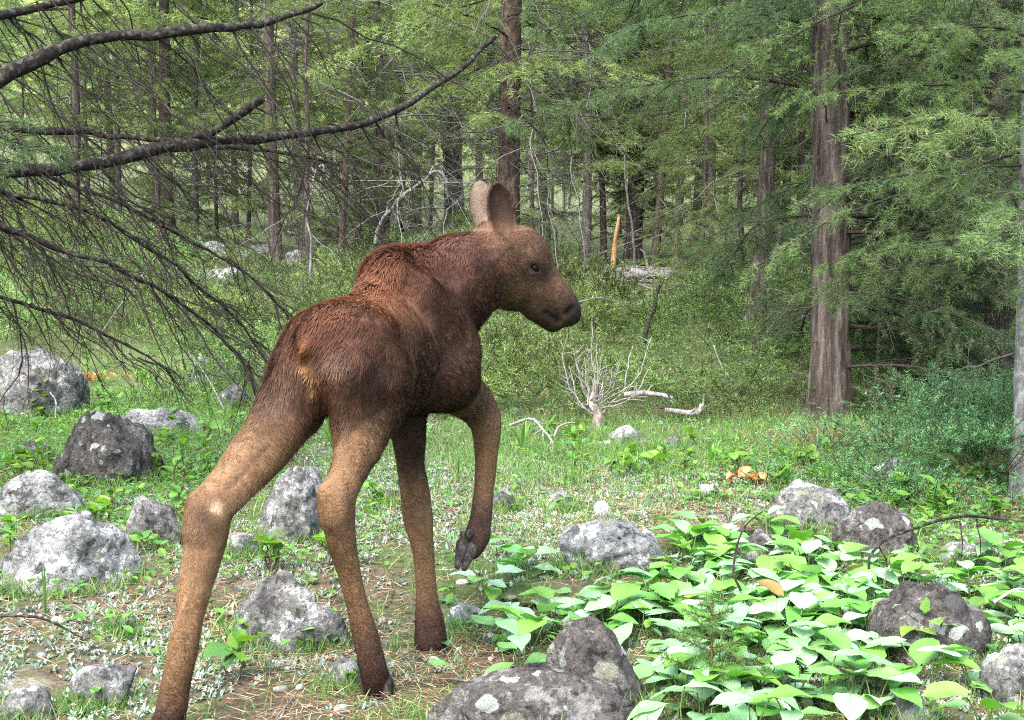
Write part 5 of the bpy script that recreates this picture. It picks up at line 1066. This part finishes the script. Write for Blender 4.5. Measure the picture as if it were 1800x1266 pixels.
# upright woody shoots with bright leaves
SLEAF = [leaf_mesh(840 + k, 0.034 + 0.004 * k, 0.024 + 0.003 * k, 0.012, 0.25, 0.4, np.array([(0.17, 0.36, 0.06), (0.13, 0.33, 0.09), (0.24, 0.42, 0.08), (0.15, 0.30, 0.06)][k]), 0.05, mat=M_SHOOT, rows=6) for k in range(4)]
def shoot(u, v, vt, label, nl=10, ls=1.0, lean=0.0, group=None, seed=0, bush=1):
    h_ = hit(u, v); rg = np.random.default_rng(int(u + v * 3 + seed)); H = (v - vt) / FPX * h_[1]
    o = empty('leafy_shoot', h_, label, 'plant', group); stems = []
    for s in range(bush):
        top = A3(lean * H + 0.25 * H * rg.normal() * (s > 0), 0.15 * H * rg.normal(), H * (1 - 0.25 * s / bush)); pt = wiggle(curve([A3(0, 0, -0.02), top * 0.5 + A3(0.02 * rg.normal(), 0, 0), top], 10), 0.006, 0.05, seed + s + int(u)); mb = MB(); tubes(mb, pt, np.linspace(0.0028, 0.0012, 10), (0.09, 0.055, 0.04), 5); mb.build('stem', M_STEM, o); stems.append(pt)
    for k in range(nl):
        pt = stems[k % bush]; t = 0.35 + 0.65 * (k + 1) / nl; p = pt[min(9, int(t * 9))]; a = k * 2.4 + rg.random()
        child('leaf', SLEAF[int(rg.integers(0, 4))], o, tuple(p), (0.25 * rg.normal(), -0.25 + 0.3 * rg.normal(), a), ls * (0.75 + 0.5 * rg.random()))
shoot(150, 680, 600, 'tall bright leafy shoot at the corner of the big rounded boulder', 14, 1.5)
shoot(60, 740, 668, 'leafy shoot in front of the big rounded boulder', 14, 1.4, bush=2)
shoot(30, 715, 650, 'small leafy shoot over the top of the big rounded boulder', 8, 1.3)
shoot(70, 860, 770, 'reddish stemmed shoot with bright leaves above the pale flat rock', 10, 1.2, bush=2)
shoot(318, 870, 775, 'yellow green shoot with round leaves right of the dark crowned boulder', 12, 1.1, bush=2)
shoot(312, 960, 862, 'dark stemmed shoot with green leaves touching the left hock', 12, 1.0, bush=3)
shoot(275, 850, 800, 'little shoot at the foot of the dark crowned boulder', 8, 1.0)
shoot(20, 1000, 925, 'bright shoot rooted at the large white lichened boulder', 8, 1.0)
shoot(480, 1010, 955, 'spreading bright herb behind the grey angular boulder', 16, 1.2, bush=4)
shoot(565, 1000, 950, 'bright herb pressed against the right hind cannon', 10, 1.1, bush=3)
shoot(415, 1195, 1140, 'broad bright leaved seedling in needle litter between the hind legs', 7, 1.6, bush=2)
shoot(645, 905, 855, 'small yellow green plant seen between the legs', 8, 1.0, bush=2)
shoot(300, 770, 725, 'dark green shoot growing over the white topped slab', 10, 1.2, bush=2)
shoot(1620, 1165, 1075, 'leafy shoot in front of the round spotted boulder', 9, 1.05, bush=2)
shoot(1690, 1150, 1075, 'dark stemmed shoot rising before the round spotted boulder', 9, 1.1, 0.2, bush=2)
shoot(1590, 890, 838, 'bright shoot between the dark rounded boulder and the bright juniper', 10, 1.3, bush=2)
shoot(1640, 905, 860, 'leafy herb under the bright juniper bush', 10, 1.2, bush=3)
shoot(1745, 925, 880, 'clump of small leaves under the bright juniper edge', 12, 1.2, bush=3)
SH_LB = 'small bright green herb scattered in the ground cover'
for k in range(160):
    if k < 60: u, v = 10 + 450 * rgp.random(), 655 + 200 * rgp.random()
    elif k < 95: u, v = 1330 + 430 * rgp.random(), 800 + 120 * rgp.random()
    elif k < 120: u, v = 960 + 350 * rgp.random(), 770 + 70 * rgp.random()
    else: u, v = 0 + 260 * rgp.random(), 760 + 260 * rgp.random()
    if in_rock(u, v, 0): continue
    shoot(u, v, v - 18 - 16 * rgp.random(), SH_LB, int(rgp.integers(5, 8)), 0.9 + 0.4 * rgp.random(), group='small herbs', seed=k, bush=2)
# strap leaved tufts
def straps(u, v, label, n, L, W, seed, col=(0.13, 0.30, 0.06), lean=0.35, name='strap_leaf_plant', group=None):
    h_ = hit(u, v); rg = np.random.default_rng(seed); o = empty(name, h_, label, 'plant', group)
    for k in range(n):
        a = k * 2.4 + rg.random(); mb = MB(); l = L * (0.7 + 0.5 * rg.random()); s = np.linspace(0, 1, 8); out = lean * (0.5 + rg.random())
        pt = np.stack([np.cos(a) * out * l * s ** 1.5, np.sin(a) * out * l * s ** 1.5, l * (s - 0.45 * out * s ** 2.5)], -1); sd = A3(-math.sin(a), math.cos(a), 0); wd = W / 2 * np.sin(np.clip(s * 0.9 + 0.12, 0, 1) * math.pi) ** 0.7
        V = np.stack([pt - sd * wd[:, None] + A3(math.cos(a), math.sin(a), 0) * -0.25 * wd[:, None], pt, pt + sd * wd[:, None] + A3(math.cos(a), math.sin(a), 0) * -0.25 * wd[:, None]], 1)
        i = np.arange(7)[:, None] * 3; j = np.arange(2); mb.add(V.reshape(-1, 3), np.stack([i + j, i + 3 + j, i + 4 + j, i + 1 + j], -1).reshape(-1, 4), np.asarray(col) * (0.8 + 0.4 * rg.random())); mb.build('leaf', M_GRASS, o)
straps(112, 1005, 'strap leaved green plant in front of the large white lichened boulder', 4, 0.10, 0.013, 1)
straps(80, 1085, 'narrow upright green blade plant below the large white lichened boulder', 3, 0.13, 0.007, 2, lean=0.1)
straps(430, 790, 'strap leaved tuft behind the left thigh', 5, 0.20, 0.016, 3); straps(582, 790, 'broad bladed green tuft seen between the hind legs', 6, 0.20, 0.02, 4)
straps(918, 800, 'broad bladed tuft beside the raised foreleg', 6, 0.16, 0.016, 5); straps(805, 850, 'single upright green blade between the front legs', 2, 0.16, 0.018, 6, lean=0.1)
straps(1250, 820, 'broad bladed tuft in the bright meadow strip', 5, 0.12, 0.018, 7); straps(365, 1140, 'slanting green blade beside the left hind shank', 2, 0.10, 0.010, 8, lean=0.6)
straps(1005, 870, 'tall thin stalks behind the pale domed boulder', 3, 0.20, 0.006, 9, lean=0.1); straps(1090, 830, 'thin green stalk leaning in the meadow strip', 2, 0.22, 0.006, 10, lean=0.6)
# fir seedling
h_ = hit(1248, 1238); FS = empty('fir_seedling', h_, 'tiny fir seedling with fine needles among broad leaves', 'tree'); mb = MB()
tubes(mb, np.linspace([0, 0, -0.01], [0.004, 0, 0.205], 8), np.linspace(0.0032, 0.0012, 8), (0.16, 0.10, 0.06), 6); mb.build('trunk', M_STEM, FS)
pth = []
for k in range(22):
    a = k * 2.4; z = 0.03 + 0.165 * k / 22; l = 0.095 * (1 - 0.75 * k / 22) + 0.012; s = np.linspace(0, 1, 4)[:, None]; pth.append(A3(0, 0, z) + A3(math.cos(a), math.sin(a), 0.35) * l * s)
mb = MB(); pth = np.array(pth); tubes(mb, pth, np.broadcast_to(np.array([0.0013, 0.0011, 0.0009, 0.0006]), (22, 4)), (0.12, 0.09, 0.04), 4); needle_twigs(mb, pth, A3(0.095, 0.20, 0.065), 0.016, 0.0018, 1700, 0.9, rg=rgp, flat=0.1); needle_twigs(mb, np.linspace([0, 0, 0.12], [0.004, 0, 0.21], 4)[None], A3(0.095, 0.20, 0.065), 0.015, 0.0018, 1500, 0.9, rg=rgp); mb.build('crown', M_NEEDLE, FS, False)
# bare stems in the leaf patch
stick([P(1302, 1042, 2.75), P(1291, 1010, 2.78), P(1294, 960, 2.85), P(1312, 925, 2.9), P(1342, 900, 2.95)], 0.0032, 0.0014, 'thin dark stem bowing up out of the broad leaves', 'shoot', M_BARK_DARK, 'bare_shoot', seed=71, wig=0.006)
ARC = stick([P(1528, 1000, 2.95), P(1532, 975, 2.98), P(1556, 950, 3.05), P(1600, 933, 3.1), P(1650, 920, 3.15), P(1710, 911, 3.2), P(1770, 914, 3.25)], 0.0030, 0.0042, 'dark arching bare branch with hanging stubs over the boulders', 'branch', M_BARK_DARK, 'bare_branch', seed=72, wig=0.008)
for k, (u0, v0, u1, v1, d) in enumerate(((1685, 916, 1690, 1000, 3.16), (1718, 913, 1722, 985, 3.2), (1545, 960, 1560, 1010, 3.02))):
    mb = MB(); loc = np.array(ARC.location); pt = wiggle(curve([P(u0, v0, d), P((u0 + u1) / 2 + 4, (v0 + v1) / 2, d), P(u1, v1, d)], 8), 0.005, 0.04, k); tubes(mb, pt - loc, np.linspace(0.0022, 0.0011, 8), (0.03, 0.03, 0.03), 5); mb.build('stub', M_BARK_DARK, ARC)
for k, (a, b, lb) in enumerate((((0, 1078, 2.62), (140, 1122, 2.55), 'dark thin stick lying in silvery leaves'), ((90, 690, 6.0), (100, 735, 5.6), 'white bent twig standing against the big rounded boulder'), ((1745, 1060, 2.7), (1805, 1040, 2.7), 'thin grey twig beside the round spotted boulder'), ((170, 595, 5.0), (288, 432, 5.2), 'tall pale dry grass stalk before the juniper'), ((395, 720, 5.4), (330, 620, 5.6), 'thin pale dead twig by the drooping twigs'), ((1330, 780, 5.6), (1250, 850, 4.9), 'thin green stem leaning across the meadow'))):
    pa, pb = P(*a), P(*b); stick([pa, (pa + pb) / 2 + A3(0.01, 0, 0.012), pb], 0.0035, 0.0022, lb, 'twig', M_BARK_DARK if k == 0 else M_DRIFT, 'thin_twig', seed=80 + k, wig=0.008)
# dandelion clock
h_ = hit(1056, 965); DC = empty('dandelion_clock', h_, 'white dandelion clock on a thin stem before the pale domed boulder', 'flower'); top = P(1057, 893, h_[1]) - h_
mb = MB(); tubes(mb, curve([A3(0, 0, -0.01), top * 0.5 + A3(0.004, 0, 0), top], 8), np.full(8, 0.0017), (0.16, 0.22, 0.08), 5); mb.build('stem', M_STEM, DC)
mb = MB(); n = 1400; d = unit(rgp.normal(size=(n, 3))); blades(mb, np.broadcast_to(top, (n, 3)) + d * 0.002, d, 0.019, 0.0008, (0.85, 0.85, 0.82), seg=1)
tip = np.repeat(top + d[:260] * 0.018, 9, 0); blades(mb, tip, unit(rgp.normal(size=tip.shape) + 0.8 * np.repeat(d[:260], 9, 0)), 0.0048, 0.0007, (0.85, 0.85, 0.83), seg=1); tag(mb.build('seed_head', M_SILVER, DC, False), kind='stuff')
# dry orange leaves
DLEAF = [leaf_mesh(860 + k, 0.055, 0.030, 0.0, 0.5, 1.6 + 0.4 * k, np.array([(0.50, 0.22, 0.08), (0.60, 0.34, 0.16), (0.42, 0.17, 0.06)][k]), 0.0, 0.3, mat=M_DRY, rows=6) for k in range(3)]
def dryclump(u, v, n, s, label):
    h_ = hit(u, v); o = empty('dry_leaf_spray', h_ + A3(0, 0, 0.02), label, 'leaves')
    for k in range(n): child('leaf', DLEAF[k % 3], o, tuple(A3(0.06 * rgp.normal(), 0.03 * rgp.normal(), 0.012 + 0.012 * rgp.random()) * s), tuple(rgp.normal(size=3) * A3(0.5, 0.5, 3)), s * (0.7 + 0.6 * rgp.random()))
dryclump(1325, 856, 18, 1.0, 'fan of bright orange dry leaves in the meadow strip'); dryclump(1655, 885, 3, 0.9, 'single rusty dry leaf beside the bright juniper bush'); dryclump(165, 672, 16, 1.3, 'orange brown dry leaves at the foot of the tall bright shoot')

# --- ground cover that nobody could count
rgc = np.random.default_rng(55)
def scatter(n, y0, y1, xw=0.46):
    y = y0 + (y1 - y0) * rgc.random(n) ** 0.8; x = (rgc.random(n) * 2 - 1) * (xw * y + 0.25); z = zg(x, y); p = np.stack([x, y, z], -1); u, v = project(p); return p, u, v
def G(u, v, *blobs): return sum(a * np.exp(-((u - c) / s) ** 2 - ((v - d) / t) ** 2) for a, c, d, s, t in blobs)
p, u, v = scatter(210000, 2.0, 8.0)
den = 0.30 + G(u, v, (1, 720, 1180, 260, 130), (0.8, 1000, 900, 250, 60), (0.6, 450, 1100, 200, 120), (0.5, 1200, 870, 300, 40)) + 0.4 * noise(p, 0.4, 3); p = p[rgc.random(len(p)) < den * 0.6]
n = len(p); a = rgc.random(n) * 6.283; D = np.stack([np.cos(a), np.sin(a), 0.16 * rgc.normal(size=n)], -1); lc = np.array([(0.30, 0.17, 0.09), (0.20, 0.12, 0.07), (0.38, 0.27, 0.17), (0.12, 0.075, 0.045), (0.42, 0.34, 0.24)])[rgc.integers(0, 5, n)]
mb = MB(); blades(mb, p + A3(0, 0, 0.004) + A3(0, 0, 0.010) * rgc.random((n, 1)), D, 0.025 + 0.04 * rgc.random(n), 0.0019, lc, seg=1, nrm=np.broadcast_to(A3(0, 0, 1), (n, 3)) + 0.2 * rgc.normal(size=(n, 3)))
tag(mb.build('needle_litter', M_LITTER, None, False), 'fallen brown pine needles strewn over the soil', 'litter', kind='stuff')
# bleached grass stems lying about
p, u, v = scatter(16000, 2.0, 7.5); p = p[rgc.random(len(p)) < 0.35 + 0.4 * noise(p, 0.3, 13)]; n = len(p); a = rgc.random(n) * 6.283; D = np.stack([np.cos(a), np.sin(a), 0.25 + 0.35 * rgc.random(n)], -1)
mb = MB(); blades(mb, p, D, 0.05 + 0.09 * rgc.random(n), 0.0018, np.array([(0.36, 0.31, 0.20), (0.28, 0.22, 0.14), (0.42, 0.38, 0.28)])[rgc.integers(0, 3, n)], bend=0.35, seg=3); tag(mb.build('dry_grass', M_GRASS, None), 'bleached dry grass stems lying over the ground', 'grass', kind='stuff')
# silvery rosettes
p, u, v = scatter(62000, 2.0, 8.2)
den = 0.16 + G(u, v, (1.1, 90, 1140, 190, 110), (0.9, 280, 1190, 160, 60), (0.8, 560, 1120, 140, 90), (0.8, 500, 990, 160, 60), (2.4, 930, 850, 260, 55), (2.0, 1230, 835, 240, 45), (0.9, 650, 830, 120, 80), (0.9, 950, 940, 160, 50), (0.5, 220, 900, 140, 90), (0.5, 800, 1040, 100, 60)) + 0.75 * noise(p, 0.16, 6) + 0.3 * noise(p, 0.5, 7); p = p[rgc.random(len(p)) < den * 0.55]
nr = len(p); k = 9; o = np.repeat(p, k, 0) + A3(1, 1, 0) * 0.004 * rgc.normal(size=(nr * k, 3)); a = rgc.random(nr * k) * 6.283; el = 0.25 + 1.0 * rgc.random(nr * k); D = np.stack([np.cos(a) * np.cos(el), np.sin(a) * np.cos(el), np.sin(el)], -1)
tv = np.array([[-0.10, 0, 0], [0.10, 0, 0], [-0.22, 0.65, 0.03], [0.22, 0.65, 0.03], [0, 1.0, -0.02]]); tq = np.array([[0, 1, 3, 2]]); tt = np.array([[2, 3, 4]])
X, Y, Z = frames(D); cc = A3(0.215, 0.285, 0.235) * (0.6 + 0.6 * rgc.random((nr * k, 1))) * np.repeat(1 + 0.3 * noise(p, 0.15, 2)[:, None], k, 0); lit = rgc.random((nr * k, 1)) < 0.06; cc = np.where(lit, A3(0.46, 0.50, 0.44), cc); ou, ov = project(o); cc = cc * np.where(noise(o, 0.5, 21) > 0.1, 1.25, 1.0)[:, None]
mb = MB(); stamp(mb, tv, tt, tq, X, Y, Z, o, 0.007 + 0.010 * rgc.random(nr * k), cc); tag(mb.build('silvery_ground_cover', M_SILVER, None, False), 'mat of tiny silvery grey leaves between the stones', 'ground cover', kind='stuff')
# grass
p, u, v = scatter(105000, 2.0, 13.0)
den = 0.22 + G(u, v, (1.4, 900, 800, 130, 45), (1.2, 1010, 800, 140, 40), (1.0, 1300, 790, 200, 50), (0.6, 1150, 830, 250, 50), (0.7, 300, 760, 220, 60), (0.7, 1500, 780, 120, 50), (0.5, 600, 800, 200, 60), (0.4, 1000, 960, 300, 60)) + 0.14 * (v < 720) + 0.3 * noise(p, 0.3, 9) + G(u, v, (0.35, 200, 830, 260, 160), (0.25, 450, 1150, 300, 120)); p = p[rgc.random(len(p)) < den * 0.5]
rk = []                                            # grass crowds round the feet of the boulders
for u0, u1, vt, vb in RB:
    b_ = hit((u0 + u1) / 2, vb); w_ = (u1 - u0) / FPX * b_[1]; m_ = int(55 + 190 * min(w_, 0.5)); t_ = rgc.random(m_) * 2 - 1; x_ = b_[0] + t_ * w_ * 0.56; y_ = b_[1] + 0.18 * w_ * (t_ ** 2) * 2 + 0.025 * rgc.normal(size=m_) - 0.01; rk.append(np.stack([x_, y_, zg(x_, y_)], -1))
p = np.concatenate([p] + rk)
k = 4; o = np.repeat(p, k, 0) + A3(1, 1, 0) * 0.012 * rgc.normal(size=(len(p) * k, 3)); n = len(o); D = unit(np.stack([0.45 * rgc.normal(size=n), 0.45 * rgc.normal(size=n), np.ones(n)], -1)); gc = np.array([(0.12, 0.24, 0.06), (0.16, 0.30, 0.09), (0.20, 0.30, 0.12), (0.32, 0.29, 0.15)])[rgc.choice(4, n, p=[0.35, 0.35, 0.2, 0.1])] * (0.7 + 0.6 * rgc.random((n, 1)))
mb = MB(); blades(mb, o, D, (0.03 + 0.08 * rgc.random(n) ** 1.5) * np.interp(o[:, 1], [2, 5, 8], [0.55, 1.0, 1.5]), 0.0028, gc, bend=0.35 * rgc.random(n), seg=3); tag(mb.build('grass', M_GRASS, None), 'thin green grass growing through the ground cover', 'grass', kind='stuff')
# tussock of dry grass at the foot of the big fir
h_ = hit(1490, 790); n = 700; a = rgc.random(n) * 6.283; o = h_ + np.stack([0.12 * rgc.normal(size=n), 0.07 * rgc.normal(size=n), 0 * a], -1); D = np.stack([np.cos(a) * 0.9 + 0.3, np.sin(a) * 0.6, 0.8 + 0.3 * rgc.random(n)], -1); mb = MB()
blades(mb, o - h_, D, 0.22 + 0.22 * rgc.random(n), 0.0032, np.array([(0.26, 0.22, 0.13), (0.13, 0.19, 0.06), (0.34, 0.29, 0.18)])[rgc.integers(0, 3, n)], bend=0.75, seg=4); tag(mb.build('grass_tussock', M_GRASS, None, loc=h_), 'straw coloured arching grass tussock at the foot of the big furrowed fir', 'grass')
# little herb leaves
p, u, v = scatter(22000, 2.6, 8.0)
p = np.concatenate([p, np.concatenate(rk)[::2]]); u, v = project(p)
den = 0.12 + G(u, v, (1.0, 230, 720, 260, 70), (0.8, 120, 820, 180, 90), (0.9, 1500, 860, 240, 50), (0.6, 1150, 800, 240, 35), (0.5, 350, 860, 120, 60), (0.7, 1700, 930, 140, 60)); p = p[rgc.random(len(p)) < den * 0.55]
k = 4; o = np.repeat(p, k, 0) + A3(1, 1, 0) * 0.018 * rgc.normal(size=(len(p) * k, 3)) + A3(0, 0, 0.045) * rgc.random((len(p) * k, 1)); n = len(o); a = rgc.random(n) * 6.283; D = np.stack([np.cos(a), np.sin(a), 0.4 * rgc.normal(size=n)], -1); X, Y, Z = frames(D)
tv = np.array([[0, 0, 0], [-0.32, 0.3, 0.08], [0.32, 0.3, 0.08], [-0.30, 0.65, 0.06], [0.30, 0.65, 0.06], [0, 1, -0.05], [0, 0.45, 0]]); tt = np.array([[0, 2, 6], [0, 6, 1], [1, 6, 3], [6, 2, 4], [3, 6, 5], [6, 4, 5]])
mb = MB(); stamp(mb, tv, tt, np.zeros((0, 4), int), X, Y, Z, o, 0.018 + 0.020 * rgc.random(n), np.array([(0.15, 0.32, 0.07), (0.12, 0.27, 0.11), (0.22, 0.36, 0.10)])[rgc.integers(0, 3, n)] * (0.7 + 0.6 * rgc.random((n, 1)))); tag(mb.build('herb_leaves', M_SHOOT, None, False), 'carpet of small round green herb leaves', 'herbs', kind='stuff')
# pebbles and twig litter
p, u, v = scatter(900, 2.1, 7.0); V0, F0 = ICO[3] if False else icosphere(2); mb = MB(); n = len(p); D = unit(rgc.normal(size=(n, 3)) * A3(1, 1, 0.2)); X, Y, Z = frames(D); V0 = V0 * (1 + 0.25 * noise(V0, 0.7, 3))[:, None] * A3(1, 0.8, 0.55)
stamp(mb, V0, F0, np.zeros((0, 4), int), X, Y, Z, p + A3(0, 0, 0.002), 0.004 + 0.016 * rgc.random(n) ** 3, A3(0.30, 0.30, 0.28) * (0.4 + rgc.random((n, 1)))); tag(mb.build('pebbles', M_LITTER, None, True), 'small grey pebbles strewn through the litter', 'pebbles', kind='stuff')
p, u, v = scatter(700, 2.1, 8.5); n = len(p); a = rgc.random(n) * 6.283; l = 0.03 + 0.12 * rgc.random(n) ** 2; d = np.stack([np.cos(a), np.sin(a), 0.1 * rgc.normal(size=n)], -1); s = np.linspace(-0.5, 0.5, 5)[None, :, None]; mb = MB()
tubes(mb, wiggle(p[:, None] + A3(0, 0, 0.008) + d[:, None] * l[:, None, None] * s, 0.006, 0.04, 2), 0.0018 * np.linspace(1, 0.6, 5)[None] * (0.6 + rgc.random((n, 1))), np.array([(0.20, 0.17, 0.15), (0.10, 0.075, 0.06), (0.36, 0.33, 0.30)])[rgc.integers(0, 3, n)], 4); tag(mb.build('twig_litter', M_TWIG, None), 'short broken twigs littering the forest floor', 'litter', kind='stuff')
